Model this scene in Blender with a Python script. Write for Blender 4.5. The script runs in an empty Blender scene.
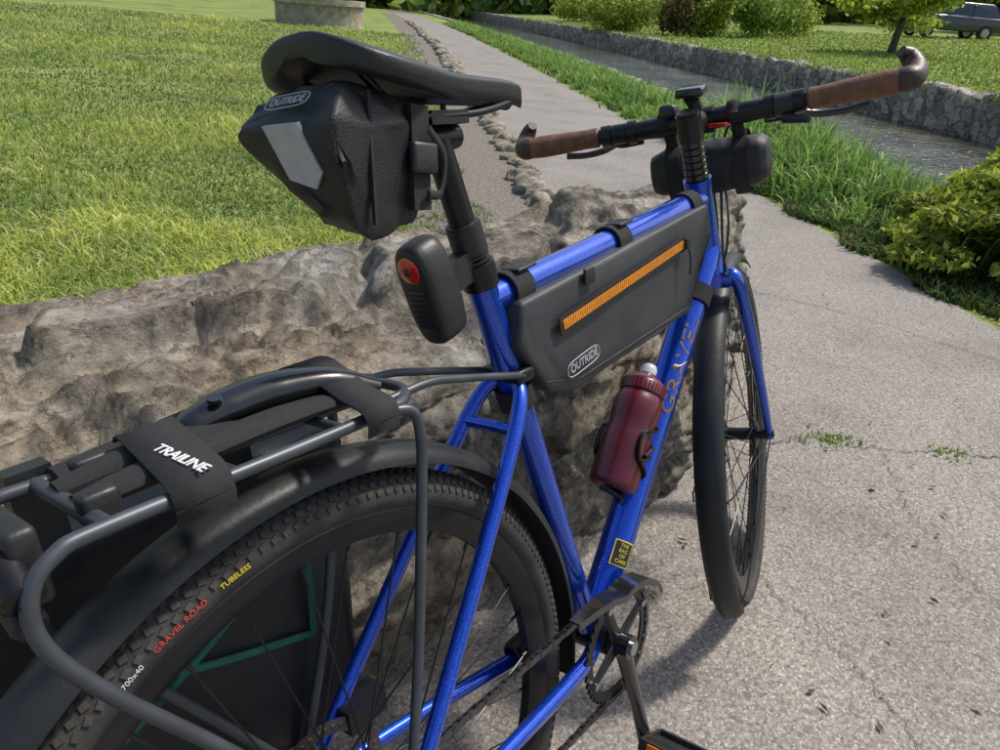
import bpy, bmesh, math, random
import numpy as np
from mathutils import Vector, Matrix, noise
random.seed(7); rng=np.random.default_rng(7)
scn=bpy.context.scene
MB=Matrix(((.9993,-.0086,.0367,0),(0,.9734,.229,0),(-.0377,-.2289,.9727,0),(0,0,0,1)))
I4=Matrix.Identity(4)
# ------------------------------------------------------------ helpers
def link(o): scn.collection.objects.link(o); return o
def empty(name,M=I4):
    o=link(bpy.data.objects.new(name,None)); o.empty_display_size=.05; o.matrix_world=M.copy(); return o
def finish(me,name,mat,parent=None,smooth=True,M=None,auto=None):
    if mat: me.materials.append(mat)
    o=link(bpy.data.objects.new(name,me))
    if smooth: me.polygons.foreach_set('use_smooth',[True]*len(me.polygons))
    if auto is not None and smooth:
        try: me.set_sharp_from_angle(angle=math.radians(auto))
        except Exception: pass
    if parent: o.parent=parent
    elif M is not None: o.matrix_world=M.copy()
    return o
def mobj(name,V,F,mat,parent=None,smooth=True,M=None,auto=None):
    me=bpy.data.meshes.new(name); me.from_pydata([tuple(v) for v in V],[],F); me.update()
    bm=bmesh.new(); bm.from_mesh(me); bmesh.ops.recalc_face_normals(bm,faces=bm.faces); bm.to_mesh(me); bm.free()
    return finish(me,name,mat,parent,smooth,M,auto)
class G:
    "geometry accumulator"
    def __init__(s): s.V=[];s.F=[]
    def add(s,V,F):
        n=len(s.V); s.V+= [Vector(v) for v in V]; s.F+=[tuple(i+n for i in f) for f in F]; return s
    def tf(s,fn): s.V=[Vector(fn(v)) for v in s.V]; return s
    def obj(s,name,mat,parent=None,smooth=True,auto=40,M=None): return mobj(name,s.V,s.F,mat,parent,smooth,M,auto)
def catmull(P,n=8):
    P=[Vector(p) for p in P]
    if len(P)<3: return P
    Q=[P[0]*2-P[1]]+P+[P[-1]*2-P[-2]];o=[]
    for i in range(1,len(Q)-2):
        a,b,c,d=Q[i-1:i+3]
        for k in range(n):
            t=k/n;o.append(.5*((2*b)+(c-a)*t+(2*a-5*b+4*c-d)*t*t+(3*b-a-3*c+d)*t**3))
    o.append(P[-1]);return o
def tube(P,r,seg=12,curve=False,flat=1.0,caps=True,up0=None):
    if curve:
        m=len(P);rr=r
        P2=catmull(P,8)
        if hasattr(r,'__len__'):
            r=[np.interp(i/(len(P2)-1)*(m-1),range(m),rr) for i in range(len(P2))]
        P=P2
    P=[Vector(p) for p in P];n=len(P)
    if not hasattr(r,'__len__'): r=[r]*n
    T=[(P[min(i+1,n-1)]-P[max(i-1,0)]).normalized() for i in range(n)]
    u=Vector(up0) if up0 else (Vector((0,0,1)) if abs(T[0].z)<.9 else Vector((1,0,0)))
    V=[];F=[]
    for i in range(n):
        u=(u-T[i]*u.dot(T[i])).normalized();w=T[i].cross(u)
        for k in range(seg):
            a=2*math.pi*k/seg;V.append(P[i]+u*(math.cos(a)*r[i])+w*(math.sin(a)*r[i]*flat))
    for i in range(n-1):
        for k in range(seg):
            a=i*seg+k;b=i*seg+(k+1)%seg;F.append((a,b,b+seg,a+seg))
    if caps: F.append(tuple(range(seg))[::-1]);F.append(tuple((n-1)*seg+k for k in range(seg)))
    return V,F
def revolve(prof,c=(0,0,0),ax=(0,1,0),seg=96,closed=True,a0=0,a1=2*math.pi):
    ax=Vector(ax).normalized()
    e1=Vector((1,0,0)) if abs(ax.x)<.9 else Vector((0,0,1)); e1=(e1-ax*e1.dot(ax)).normalized(); e2=e1.cross(ax)
    full=abs(a1-a0-2*math.pi)<1e-6; ns=seg if full else seg+1; m=len(prof);V=[];F=[]
    for i in range(ns):
        a=a0+(a1-a0)*i/seg;d=e1*math.cos(a)+e2*math.sin(a)
        for r,h in prof: V.append(Vector(c)+d*r+ax*h)
    for i in range(seg):
        j=(i+1)%ns
        for k in range(m if closed else m-1):
            l=(k+1)%m;F.append((i*m+k,i*m+l,j*m+l,j*m+k))
    if not full and closed: F.append(tuple(range(m)));F.append(tuple((ns-1)*m+k for k in range(m))[::-1])
    return V,F
def box(c,s,R=None):
    V=[];R=R or Matrix.Identity(3)
    for x in(-.5,.5):
        for y in(-.5,.5):
            for z in(-.5,.5): V.append(Vector(c)+R@Vector((x*s[0],y*s[1],z*s[2])))
    return V,[(0,1,3,2),(4,6,7,5),(0,4,5,1),(2,3,7,6),(0,2,6,4),(1,5,7,3)]
def hull(name,pts,mat,parent=None,bev=.006,segs=3,M=None,sub=0,wr=0.0):
    bm=bmesh.new()
    for p in pts: bm.verts.new(p)
    bmesh.ops.convex_hull(bm,input=bm.verts)
    bmesh.ops.dissolve_limit(bm,angle_limit=math.radians(4),verts=bm.verts,edges=bm.edges)
    if bev: bmesh.ops.bevel(bm,geom=list(bm.edges),offset=bev,segments=segs,profile=.5,affect='EDGES',clamp_overlap=True)
    if sub:
        bmesh.ops.triangulate(bm,faces=bm.faces)
        bmesh.ops.subdivide_edges(bm,edges=bm.edges,cuts=sub,use_grid_fill=True)
        bm.normal_update()
        if wr:
            for v in bm.verts:
                c=v.co;k=noise.noise(c*28)+.5*noise.noise(c*70)+1.1*(1-min(abs(noise.noise(Vector((c.x*22+c.z*16,c.y*18,c.z*9-c.x*6))))*4,1))**2
                v.co+=v.normal*wr*k
    me=bpy.data.meshes.new(name);bm.to_mesh(me);bm.free()
    return finish(me,name,mat,parent,True,M,35)
def rbox(name,c,s,mat,parent,bev=.004,R=None,segs=3):
    V,F=box(c,s,R);return hull(name,V,mat,parent,bev,segs)
def frame(xd,yd):
    x=Vector(xd).normalized();z=x.cross(Vector(yd)).normalized();y=z.cross(x);return Matrix((x,y,z)).transposed()
def text(name,body,size,fn,mat,parent,ext=0.0003,bold=0):
    cu=bpy.data.curves.new(name+'_c','FONT');cu.body=body;cu.size=size;cu.extrude=ext;cu.align_x='CENTER';cu.align_y='CENTER';cu.offset=bold;cu.resolution_u=3
    o=bpy.data.objects.new('tmp',cu);link(o);bpy.context.view_layer.update()
    me=bpy.data.meshes.new_from_object(o.evaluated_get(bpy.context.evaluated_depsgraph_get()))
    bpy.data.objects.remove(o);me.name=name
    for v in me.vertices: v.co=fn(v.co)
    return finish(me,name,mat,parent,False)
def planar(c,xd,yd):
    R=frame(xd,yd);c=Vector(c);return lambda p:c+R@Vector(p)
# ------------------------------------------------------------ materials
def newmat(name):
    m=bpy.data.materials.new(name);m.use_nodes=True;nt=m.node_tree;return m,nt,nt.nodes['Principled BSDF']
def N(nt,t,**k):
    n=nt.nodes.new(t)
    for a,b in k.items():
        if a.startswith('i_'): n.inputs[a[2:].replace('_',' ')].default_value=b
        else: setattr(n,a,b)
    return n
def ramp(nt,stops):
    r=nt.nodes.new('ShaderNodeValToRGB');e=r.color_ramp.elements
    e[0].position=stops[0][0];e[0].color=(*stops[0][1],1);e[1].position=stops[-1][0];e[1].color=(*stops[-1][1],1)
    for p,c in stops[1:-1]: q=e.new(p);q.color=(*c,1)
    return r
def pm(name,col,rough=.5,metal=0,coat=0,var=.15,vs=40,bump=0,bs=300,sheen=0,spec=.5,trans=0):
    m,nt,b=newmat(name);L=nt.links
    tc=N(nt,'ShaderNodeTexCoord');nz=N(nt,'ShaderNodeTexNoise',i_Scale=vs,i_Detail=4.0);L.new(tc.outputs['Object'],nz.inputs['Vector'])
    r=ramp(nt,[(.3,tuple(c*(1-var) for c in col)),(.7,tuple(min(c*(1+var),1) for c in col))]);L.new(nz.outputs[0],r.inputs[0]);L.new(r.outputs[0],b.inputs['Base Color'])
    b.inputs['Roughness'].default_value=rough;b.inputs['Metallic'].default_value=metal;b.inputs['Coat Weight'].default_value=coat;b.inputs['Coat Roughness'].default_value=.06
    b.inputs['Specular IOR Level'].default_value=spec;b.inputs['Transmission Weight'].default_value=trans
    if sheen: b.inputs['Sheen Weight'].default_value=sheen
    mr=N(nt,'ShaderNodeMapRange');mr.inputs[3].default_value=max(rough-.08,.03);mr.inputs[4].default_value=min(rough+.1,1);L.new(nz.outputs[0],mr.inputs[0]);L.new(mr.outputs[0],b.inputs['Roughness'])
    if bump:
        n2=N(nt,'ShaderNodeTexNoise',i_Scale=bs,i_Detail=3.0);L.new(tc.outputs['Object'],n2.inputs['Vector'])
        bp=N(nt,'ShaderNodeBump',i_Strength=bump,i_Distance=.002);L.new(n2.outputs[0],bp.inputs['Height']);L.new(bp.outputs[0],b.inputs['Normal'])
    return m
m,nt,b=newmat('blue_paint');L=nt.links;tc=N(nt,'ShaderNodeTexCoord')
v=N(nt,'ShaderNodeTexVoronoi',i_Scale=1400.);L.new(tc.outputs['Object'],v.inputs['Vector']);sp=N(nt,'ShaderNodeSeparateColor');L.new(v.outputs['Color'],sp.inputs[0])
r=ramp(nt,[(0,(.003,.035,.36)),(.6,(.006,.065,.58)),(1,(.02,.15,.9))]);L.new(sp.outputs[0],r.inputs[0]);L.new(r.outputs[0],b.inputs['Base Color'])
b.inputs['Metallic'].default_value=.65;b.inputs['Roughness'].default_value=.24;b.inputs['Coat Weight'].default_value=1;b.inputs['Coat Roughness'].default_value=.03;blue=m
blackm=pm('black_anodised',(.012,.012,.013),.35,.3,0,.2,30)
gloss=pm('black_gloss',(.011,.011,.012),.2,0,.5,.1,30)
plast=pm('black_plastic',(.017,.017,.018),.45,0,0,.2,60,.15,400)
fendm=pm('fender_plastic',(.017,.018,.019),.48,0,0,.35,18,.25,160,spec=.4)
rubber=pm('tyre_rubber',(.048,.045,.042),.8,0,0,.3,30,.3,250,spec=.3)
rubg=pm('tyre_dusty',(.06,.056,.051),.85,0,0,.4,20,.4,250,spec=.3)
fabric=pm('bag_fabric',(.035,.037,.042),.5,0,0,.15,20,.35,900)
fabk=pm('black_fabric',(.011,.011,.012),.5,0,0,.2,30,.4,600)
strapm=pm('webbing',(.017,.017,.018),.8,0,0,.3,200,.6,1500)
rackm=pm('rack_steel',(.075,.082,.095),.42,.5,0,.15,30)
steel=pm('steel',(.45,.45,.46),.3,1,0,.1,40)
dsteel=pm('dark_steel',(.12,.115,.11),.35,.9,0,.25,60)
orange=pm('orange_zip',(.68,.25,.015),.55,0,0,.2,300)
white=pm('white_print',(.7,.7,.7),.6,0,0,.05)
grprint=pm('grey_print',(.35,.36,.38),.5)
refl=pm('reflective_patch',(.42,.44,.48),.35,.3,0,.1,80)
redl=pm('red_lens',(.55,.008,.008),.12,0,1,.2,60)
amber=pm('amber_reflector',(.7,.16,.01),.2,0,.6,.2,200)
maroon=pm('bottle_plastic',(.10,.009,.018),.3,0,.25,.25,12,spec=.5)
clearp=pm('clear_cap',(.6,.62,.65),.2,0,.3,.1)
cork=pm('leather_grip',(.16,.07,.035),.6,0,0,.35,60,.5,250)
corkd=pm('dark_grip_end',(.05,.024,.017),.45,0,0,.4,60,.4,200)
yellow=pm('yellow_print',(.75,.6,.03),.5)
redp=pm('red_print',(.6,.06,.04),.5)
bronze=pm('bronze_print',(.3,.17,.09),.4,.3)
green=pm('green_cord',(.01,.11,.085),.65,0,0,.3,300,.4,800)
# ------------------------------------------------------------ bike geometry
BB=Vector((.435,0,.28));su=Vector((-.2874,0,.9578));ha=math.radians(71.407)
ax=Vector((-math.cos(ha),0,math.sin(ha)));H0=Vector((.8204,0,.8825));STR=.2548
KR=Matrix.Rotation(STR,3,ax)
st=lambda v:H0+KR@(Vector(v)-H0)
bike=empty('bicycle',MB)
RH=Vector((0,0,.35));FH=Vector((1.059,0,.35))
def P(name,g,mat,par=None,auto=40): return g.obj(name,mat,par or bike,True,auto)
g=G();g.add(*tube([BB,BB+su*.5759],[.0175,.0165],24));P('seat_tube',g,blue)
g=G();g.add(*tube([BB+su*.548,H0-ax*.035],[.0165,.019],24));P('top_tube',g,blue)
g=G();g.add(*tube([BB,BB.lerp(H0-ax*.125,.1),H0-ax*.125],[.021,.0235,.0235],24,flat=1.08));P('down_tube',g,blue)
g=G();g.add(*tube([H0-ax*.165,H0-ax*.155,H0-ax*.02,H0],[.0255,.0225,.021,.0225],28));P('head_tube',g,blue)
g=G()
for sgn in(-1,1):
    j=BB+su*.4529
    g.add(*tube([j+Vector((.0,.010*sgn,.0)),j+Vector((-.04,.035*sgn,-.045)),Vector((.10,.058*sgn,.475)),Vector((.008,.067*sgn,.365))],[.0085,.009,.0085,.0075],14,True))
    g.add(*tube([BB+Vector((-.02,.022*sgn,0)),BB+Vector((-.09,.04*sgn,.012)),Vector((.15,.06*sgn,.325)),Vector((.005,.068*sgn,.348))],[.012,.0115,.0095,.008],14,True,flat=.9))
    g.add(*box((.004,.067*sgn,.352),(.03,.006,.034)))
g.add(*tube([Vector((.262,-.034,.667)),Vector((.262,.034,.667))],.007,12))
P('stays',g,blue)
g=G();g.add(*revolve([(.0,-.036),(.0215,-.036),(.0225,-.034),(.0225,.034),(.0215,.036),(0,.036)],BB,seg=32,closed=False));P('bottom_bracket',g,blackm)
col=BB+su*.5759;cl=BB+su*.733
g=G();g.add(*tube([col-su*.01,col+su*.002,col+su*.0021,col+su*.016,col+su*.017],[.0195,.0195,.0205,.0205,.018],24));g.add(*tube([col-su*.02,cl-su*.012],.0136,24))
g.add(*tube([cl+Vector((-.02,0,-.012)),cl+Vector((.03,0,-.01))],[.014,.012],16));g.add(*box(cl+Vector((0,0,.006)),(.05,.05,.012)))
for s in(-1,1): g.add(*tube([cl+Vector((s*.02,0,-.03)),cl+Vector((s*.018,0,.02))],.003,8))
P('seatpost',g,blackm)
g=G()
for i in range(8):
    c=col+su*(.02+.0055*i);g.add(*tube([c-su*.0022,c-su*.0012,c+su*.0012,c+su*.0022],[.015,.0175,.0175,.015],20))
P('seatpost_clamp_ribs',g,plast)
# saddle
secs=[(.080,.026,1.047),(.085,.052,1.046),(.098,.069,1.043),(.125,.074,1.038),(.158,.067,1.032),(.19,.051,1.027),(.225,.034,1.022),(.27,.023,1.019),(.32,.0195,1.017),(.345,.0175,1.014),(.357,.010,1.009)]
V=[];F=[];K=28
for x,w,z in secs:
    for k in range(K):
        a=2*math.pi*k/K;c,s=math.cos(a),math.sin(a)
        y=w*math.copysign(abs(c)**.75,c);dr=.55*max(0,abs(y)-.018)**1.3
        if s>=0: zz=z+.007*s**.8-dr-(.005 if abs(y)<.009 and x>.11 and x<.3 else 0)
        else: zz=z-(.021 if abs(c)>.6 else .012)*abs(s)**.5-dr
        V.append((x,y,zz))
for i in range(len(secs)-1):
    for k in range(K): a=i*K+k;b=i*K+(k+1)%K;F.append((a,b,b+K,a+K))
F.append(tuple(range(K)));F.append(tuple((len(secs)-1)*K+k for k in range(K)))
o=mobj('saddle',V,F,pm('saddle_cover',(.013,.013,.014),.42,0,0,.2,40,.25,500),bike)
md=o.modifiers.new('s','SUBSURF');md.levels=md.render_levels=2
g=G()
for s in(-1,1): g.add(*tube([(.335,.012*s,1.002),(.29,.02*s,.994),(.25,.022*s,.990),(.19,.022*s,.990),(.15,.028*s,1.0),(.115,.035*s,1.022)],.0035,10,True))
P('saddle_rails',g,blackm)
# rim/tyre/spokes
def wheel(tag,hub,fn,seed):
    par=bike
    def T(g): return g.tf(lambda v:fn(Vector(v)+hub))
    g=G();pr=[(.326+.0195*math.cos(a),.0195*math.sin(a)) for a in [math.radians(d) for d in range(-150,151,15)]]
    g.add(*revolve(pr,seg=128,closed=True));T(g);P('tyre_'+tag,g,rubber,auto=180)
    g=G()
    for r,ph in enumerate((-72,-50,-27,-7,14,34,55,76)):
        n=190
        for i in range(n):
            a=2*math.pi*(i+.5*(r%2))/n;p=math.radians(ph)
            c=Vector((math.cos(a),0,math.sin(a)));out=c*math.cos(p)+Vector((0,1,0))*math.sin(p);tg=Vector((-math.sin(a),0,math.cos(a)))
            g.add(*box(c*.326+out*.0198,(.0022,.0050,.006),Matrix((out,out.cross(tg),tg)).transposed()@Matrix.Rotation(.35*(1 if r%2 else -1),3,'X')))
    T(g);g.obj('tread_'+tag,rubg,par,False)
    g=G();g.add(*revolve([(.313,-.013),(.311,-.0145),(.297,-.0135),(.286,-.006),(.286,.006),(.297,.0135),(.311,.0145),(.313,.013)],seg=128));T(g);P('rim_'+tag,g,blackm)
    g=G()
    for i in range(32):
        a=2*math.pi*i/32;sd=1 if i%2 else -1;b=a+(.9 if (i//2)%2 else -.9)
        g.add(*tube([(.027*math.cos(b),.03*sd,.027*math.sin(b)),(.288*math.cos(a),.003*sd,.288*math.sin(a))],.0011,6))
        g.add(*tube([(.276*math.cos(a),.004*sd,.276*math.sin(a)),(.288*math.cos(a),.003*sd,.288*math.sin(a))],.002,6))
    T(g);P('spokes_'+tag,g,blackm)
    g=G();g.add(*revolve([(.006,-.062),(.011,-.058),(.011,-.04),(.029,-.034),(.029,-.028),(.013,-.022),(.013,.022),(.029,.028),(.029,.034),(.011,.04),(.011,.058),(.006,.062)],seg=32));T(g);P('hub_'+tag,g,blackm)
    g=G();g.add(*revolve([(.066,.0435),(.08,.0435),(.08,.0455),(.066,.0455)],seg=72))
    for i in range(6):
        a=i*math.pi/3;g.add(*tube([(.02*math.cos(a),.0445,.02*math.sin(a)),(.067*math.cos(a+.5),.0445,.067*math.sin(a+.5))],.004,6,flat=.3))
    for i in range(48):
        a=i*2*math.pi/48;g.add(*box((.073*math.cos(a),.0445,.073*math.sin(a)),(.004,.0035,.004)))
    T(g);P('brake_rotor_'+tag,g,dsteel)
idf=lambda v:v
wheel('rear',RH,idf,1);wheel('front',FH,st,2)
def sidewall(name,body,size,ang,mat,hub,fn,rr=.3265):
    def f(p):
        a=ang-p.x/rr;r=rr+p.y
        yy=-math.sqrt(max(.0199**2-(r-.326)**2,0))-.0006-p.z
        return fn(Vector((r*math.cos(a),yy,r*math.sin(a)))+hub)
    text(name,body,size,f,mat,bike,.0001,0)
sidewall('tyre_label_red','GRAVEL ROAD',.0068,math.radians(110),redp,RH,idf)
sidewall('tyre_label_white','700x40',.006,math.radians(117.4),white,RH,idf)
sidewall('tyre_label_yellow','TUBELESS',.0062,math.radians(101.5),yellow,RH,idf)
# fenders
def fender(name,hub,fn,a0,a1,hw=.0275):
    g=G();o=[];i_=[]
    for d in range(-84,85,12):
        a=math.radians(d);ca=abs(math.cos(a))**.8;o.append((.353+.022*ca,hw*math.sin(a)));i_.append((.353+.0203*ca,(hw-.002)*math.sin(a)))
    g.add(*revolve(o+i_[::-1],seg=90,a0=math.radians(a0),a1=math.radians(a1)));g.tf(lambda v:fn(Vector(v)+hub));P(name,g,fendm,auto=50)
fender('rear_fender',RH,idf,-14,205);fender('front_fender',FH,st,62,222,.0255)
g=G()
for (hub,fn,angs) in ((RH,idf,(150,195)),(FH,st,(176,214))):
    for a in angs:
        a=math.radians(a)
        for s in(-1,1):
            V,F=tube([Vector((.0,.062*s,.0)),Vector((.33*math.cos(a),.034*s,.33*math.sin(a))),Vector((.362*math.cos(a),.0265*s,.362*math.sin(a)))],.0016,8);g.add([fn(v+hub) for v in V],F)
P('fender_stays',g,blackm)
# fork
g=G()
for s in(-1,1): g.add(*tube([H0-ax*.178+Vector((0,.022*s,0)),H0-ax*.195+Vector((.003,.042*s,-.0)),FH.lerp(H0-ax*.18,.5)+Vector((.004,.053*s,0)),FH+Vector((-.006,.058*s,.02)),FH+Vector((0,.058*s,-.008))],[.016,.0155,.0135,.0105,.010],18,True,flat=.75,up0=(1,0,0)))
g.add(*tube([H0-ax*.182+Vector((0,-.034,0)),H0-ax*.182+Vector((0,.034,0))],.0175,20));g.add(*tube([H0-ax*.166,H0-ax*.19],[.026,.024],24))
g.tf(st);P('fork',g,blue)
g=G();g.add(*tube([FH+Vector((0,-.068,0)),FH+Vector((0,.068,0))],.008,14));g.add(*box(FH+Vector((-.035,.055,.07)),(.03,.03,.06)));g.tf(st);P('front_axle_and_caliper',g,blackm)
# headset/stem/bar
g=G()
for i in range(6): c=H0+ax*(.001+i*.0105);g.add(*tube([c,c+ax*.001,c+ax*.009,c+ax*.0098],[.0175,.0185,.0185,.0175],28))
g.tf(st);P('headset_spacers',g,gloss)
BC=H0+ax*.0928+Vector((.0917,0,0))
g=G();sc=H0+ax*.084
g.add(*tube([H0+ax*.063,H0+ax*.103],.0195,24));g.add(*tube([sc,sc.lerp(BC,.5),BC],[.0185,.0165,.019],20));g.add(*tube([BC+Vector((0,-.024,0)),BC+Vector((0,.024,0))],.021,24));g.add(*tube([H0+ax*.103,H0+ax*.107],.017,24))
g.tf(st);P('stem',g,blackm)
HWD=.284
def barp(t,dx=0,dz=0):
    a=abs(t);return BC+Vector((-.035*a**1.6+dx,t*HWD,.004*a+dz))
g=G();ts=[i/12 for i in range(-12,13)]
g.add(*tube([barp(t) for t in ts],[.0165 if abs(t)<.25 else (.0165-(abs(t)-.25)/.2*.0025 if abs(t)<.45 else .0125) for t in ts],20,up0=(0,0,1)));g.tf(st);P('handlebar',g,blackm)
for s in(-1,1):
    g=G();g.add(*tube([barp(s*t) for t in (.58,.59,.66,.8,.93,1.0)],[.014,.0165,.0158,.0175,.0185,.017],20));g.tf(st);P('grip.001' if s>0 else 'grip',g,cork)
    g=G();e=barp(s*1.0)
    g.add(*tube([barp(s*.985),e+Vector((.0,.010*s,.0)),e+Vector((.012,.019*s,.004)),e+Vector((.03,.022*s,.016)),e+Vector((.038,.014*s,.032)),e+Vector((.03,.004*s,.04))],[.0165,.018,.0165,.0145,.013,.008],16,True));g.tf(st);P('bar_end.001' if s>0 else 'bar_end',g,corkd)
    g=G();b=barp(s*.54);g.add(*tube([barp(s*.51),barp(s*.565)],.0175,18));g.add(*tube([barp(s*.42),barp(s*.5)],.0165,18));g.add(*tube([barp(s*.36),barp(s*.41)],.019,16))
    g.add(*tube([b+Vector((.01,0,-.005)),b+Vector((.03,-.02*s,-.012)),b+Vector((.036,-.055*s,-.016))],[.011,.012,.007],12,True));g.tf(st);P('brake_lever_body.001' if s>0 else 'brake_lever_body',g,blackm)
    g=G();g.add(*tube([b+Vector((.028,-.01*s,-.014)),b+Vector((.052,.025*s,-.022)),b+Vector((.058,.06*s,-.024)),b+Vector((.06,.095*s,-.02))],[.006,.006,.0055,.006],10,True,flat=.6));g.tf(st);P('brake_lever.001' if s>0 else 'brake_lever',g,gloss)
g=G();b=barp(-.46);g.add(*tube([b+Vector((.0,-.012,-.0)),b+Vector((0,.014,0))],.018,16));g.add(*tube([b+Vector((-.005,0,-.02)),b+Vector((-.03,-.035,-.03))],[.009,.004],10));g.tf(st);P('shifter',g,plast)
g=G()
g.add(*tube([barp(.42)+Vector((.04,0,-.012)),barp(.1)+Vector((.10,0,-.02)),H0+Vector((.10,-.01,-.09)),H0-ax*.22+Vector((.05,.03,0)),H0-ax*.36+Vector((.07,.055,0))],.0025,8,True))
g.add(*tube([barp(-.42)+Vector((.04,0,-.012)),barp(-.1)+Vector((.10,0,-.02)),H0+Vector((.08,-.02,-.1)),H0+Vector((.045,-.028,-.16)),H0-ax*.17+Vector((-.02,-.024,0))],.0025,8,True))
g.add(*tube([barp(-.4)+Vector((.02,0,-.012)),barp(-.05)+Vector((.09,0,0)),H0+Vector((.06,-.035,-.05)),H0+Vector((.035,-.034,-.11)),H0-ax*.15+Vector((-.02,-.026,0))],.002,8,True))
g.tf(st);P('cables',g,plast)
# bottle cage
dtd=(H0-ax*.125-BB).normalized();dtn=Vector((-dtd.z,0,dtd.x))
b0=Vector((.515,0,.474));
g=G()
def bp(t,ang,r): return b0+dtd*t+(dtn*math.cos(ang)+Vector((0,1,0))*math.sin(ang))*r
for s in(-1,1):
    g.add(*tube([bp(.02,math.pi*.93*s,.0385),bp(.035,math.pi*.6*s,.0392),bp(.05,math.pi*.35*s,.039),bp(.085,math.pi*.32*s,.039),bp(.10,math.pi*.6*s,.0392),bp(.12,math.pi*.93*s,.0385)],.0036,8,True,flat=.6))
    g.add(*tube([bp(.055,math.pi*.45*s,.0395),bp(.075,math.pi*.62*s,.0395),bp(.085,math.pi*.9*s,.039)],.003,8,True))
    g.add(*tube([bp(.045,math.pi*.4*s,.0395),bp(.06,math.pi*.62*s,.0395),bp(.066,math.pi*.9*s,.039)],.003,8,True))
g.add(*tube([bp(-.012,math.pi,.036),bp(.14,math.pi,.041)],.006,8));g.add(*tube([bp(-.004,math.pi,.03),bp(-.006,0,.02)],.005,8,flat=2))
P('bottle_cage',g,blackm)
# crank
CR=Vector((.435,-.047,.28))
def gear(g,c,ro,ri,n,y,th=.002,dep=.004):
    V=[];F=[];m=n*4
    for i in range(m):
        a=2*math.pi*i/m;r=ro if i%4 in(1,2) else ro-dep
        for (rr,yy) in((r,-th/2),(r,th/2),(ri,th/2),(ri,-th/2)): V.append((c[0]+rr*math.cos(a),y+yy,c[2]+rr*math.sin(a)))
    for i in range(m):
        j=(i+1)%m
        for k in range(4): l=(k+1)%4;F.append((i*4+k,i*4+l,j*4+l,j*4+k))
    g.add(V,F)
g=G();gear(g,CR,.086,.068,42,-.046,.003)
for i in range(4):
    a=math.radians(20+90*i);g.add(*tube([CR,CR+Vector((.072*math.cos(a),.0,.072*math.sin(a)))],[.013,.008],10,flat=.35,up0=(0,0,1)))
P('chainring',g,blackm)
g=G()
for i in range(4):
    a=math.radians(20+90*i);g.add(*tube([CR+Vector((.072*math.cos(a),-.006,.072*math.sin(a))),CR+Vector((.072*math.cos(a),.004,.072*math.sin(a)))],.005,12))
g.add(*tube([CR+Vector((0,-.026,0)),CR+Vector((0,-.022,0))],.010,16));P('chainring_bolts',g,steel)
g=G()
pd=Vector((.459,-.070,.105));g.add(*tube([CR+Vector((0,-.012,.0)),CR.lerp(pd,.1)+Vector((0,-.006,0)),CR.lerp(pd,.6)+Vector((0,-.004,0)),pd],[.019,.016,.0125,.0135],16,True,flat=.6,up0=(1,0,0)));g.add(*tube([CR+Vector((0,.03,0)),CR+Vector((0,-.022,0))],.017,20))
pl=Vector((.411,.072,.455));cl2=Vector((.435,.05,.28));g.add(*tube([cl2,cl2.lerp(pl,.5),pl],[.017,.013,.0135],16,flat=.6,up0=(1,0,0)))
P('crank_arms',g,gloss)
def pedal(name,c,s):
    g=G();c0_=c.copy();c=c+Vector((0,.05*s,0));Rp=Matrix.Rotation(.5,3,'Y')
    g.add(*tube([c0_,c+Vector((0,.04*s,0))],.008,12))
    for dx in(-.034,.034): g.add(*box(c+Rp@Vector((dx,0,0)),(.008,.08,.018),Rp))
    for dy in(-.04,.04): g.add(*box(c+Vector((0,dy,0)),(.068,.006,.016),Rp))
    for dx in(-.014,.014): g.add(*box(c+Rp@Vector((dx,0,0)),(.006,.08,.010),Rp))
    P(name,g,plast,auto=20)
    g=G()
    for dx in(-.040,.040): g.add(*box(c+Rp@Vector((dx,0,0)),(.004,.055,.013),Rp))
    P(name+'_reflectors',g,amber)
pedal('pedal',pd,-1);pedal('pedal_left',pl,1)
# chain guard
V=[];F=[];pts=[]
for d in range(30,101,7):
    a=math.radians(d);pts.append((.435+.099*math.cos(a),.28+.099*math.sin(a)))
pts+=[(.385,.392),(.345,.401),(.303,.408)]
for i,(x,z) in enumerate(pts):
    w=.030 if i<len(pts)-3 else .030-.005*(i-len(pts)+4)
    for (dy,dz) in((-.075,0),(-.075+w,0.0),(-.075+w,-.003),(-.0715,-.003),(-.0715,-.010),(-.075,-.010)): V.append((x,dy,z+dz))
m=6
for i in range(len(pts)-1):
    for k in range(m): l=(k+1)%m;F.append((i*m+k,i*m+l,(i+1)*m+l,(i+1)*m+k))
F.append(tuple(range(m)));F.append(tuple((len(pts)-1)*m+k for k in range(m)))
mobj('chain_guard',V,F,gloss,bike,auto=40)
# chain
g=G()
def chainrun(a,b):
    a=Vector(a);b=Vector(b);n=int((b-a).length/.0127);d=(b-a).normalized();R=frame(d,(0,1,0))
    for i in range(n):
        c=a+d*(i+.5)*.0127;w=.0062 if i%2 else .0045
        for s in(-1,1): g.add(*box(c+Vector((0,w*s*.5,0)),(.0135,.0011,.0078),R))
        g.add(*tube([c+d*.0063-Vector((0,.0036,0)),c+d*.0063+Vector((0,.0036,0))],.0036,8))
chainrun((.44,-.046,.366),(.0,-.040,.402));chainrun((.43,-.046,.197),(.03,-.040,.235))
for i in range(21):
    a=math.radians(-88+i*8.6);c=Vector((.435+.0855*math.cos(a),-.046,.28+.0855*math.sin(a)));t=Vector((-math.sin(a),0,math.cos(a)));R=frame(t,(0,1,0));w=.0062 if i%2 else .0045
    for s in(-1,1): g.add(*box(c+Vector((0,w*s*.5,0)),(.0135,.0011,.0078),R))
P('chain',g,dsteel,auto=30)
g=G()
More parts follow.
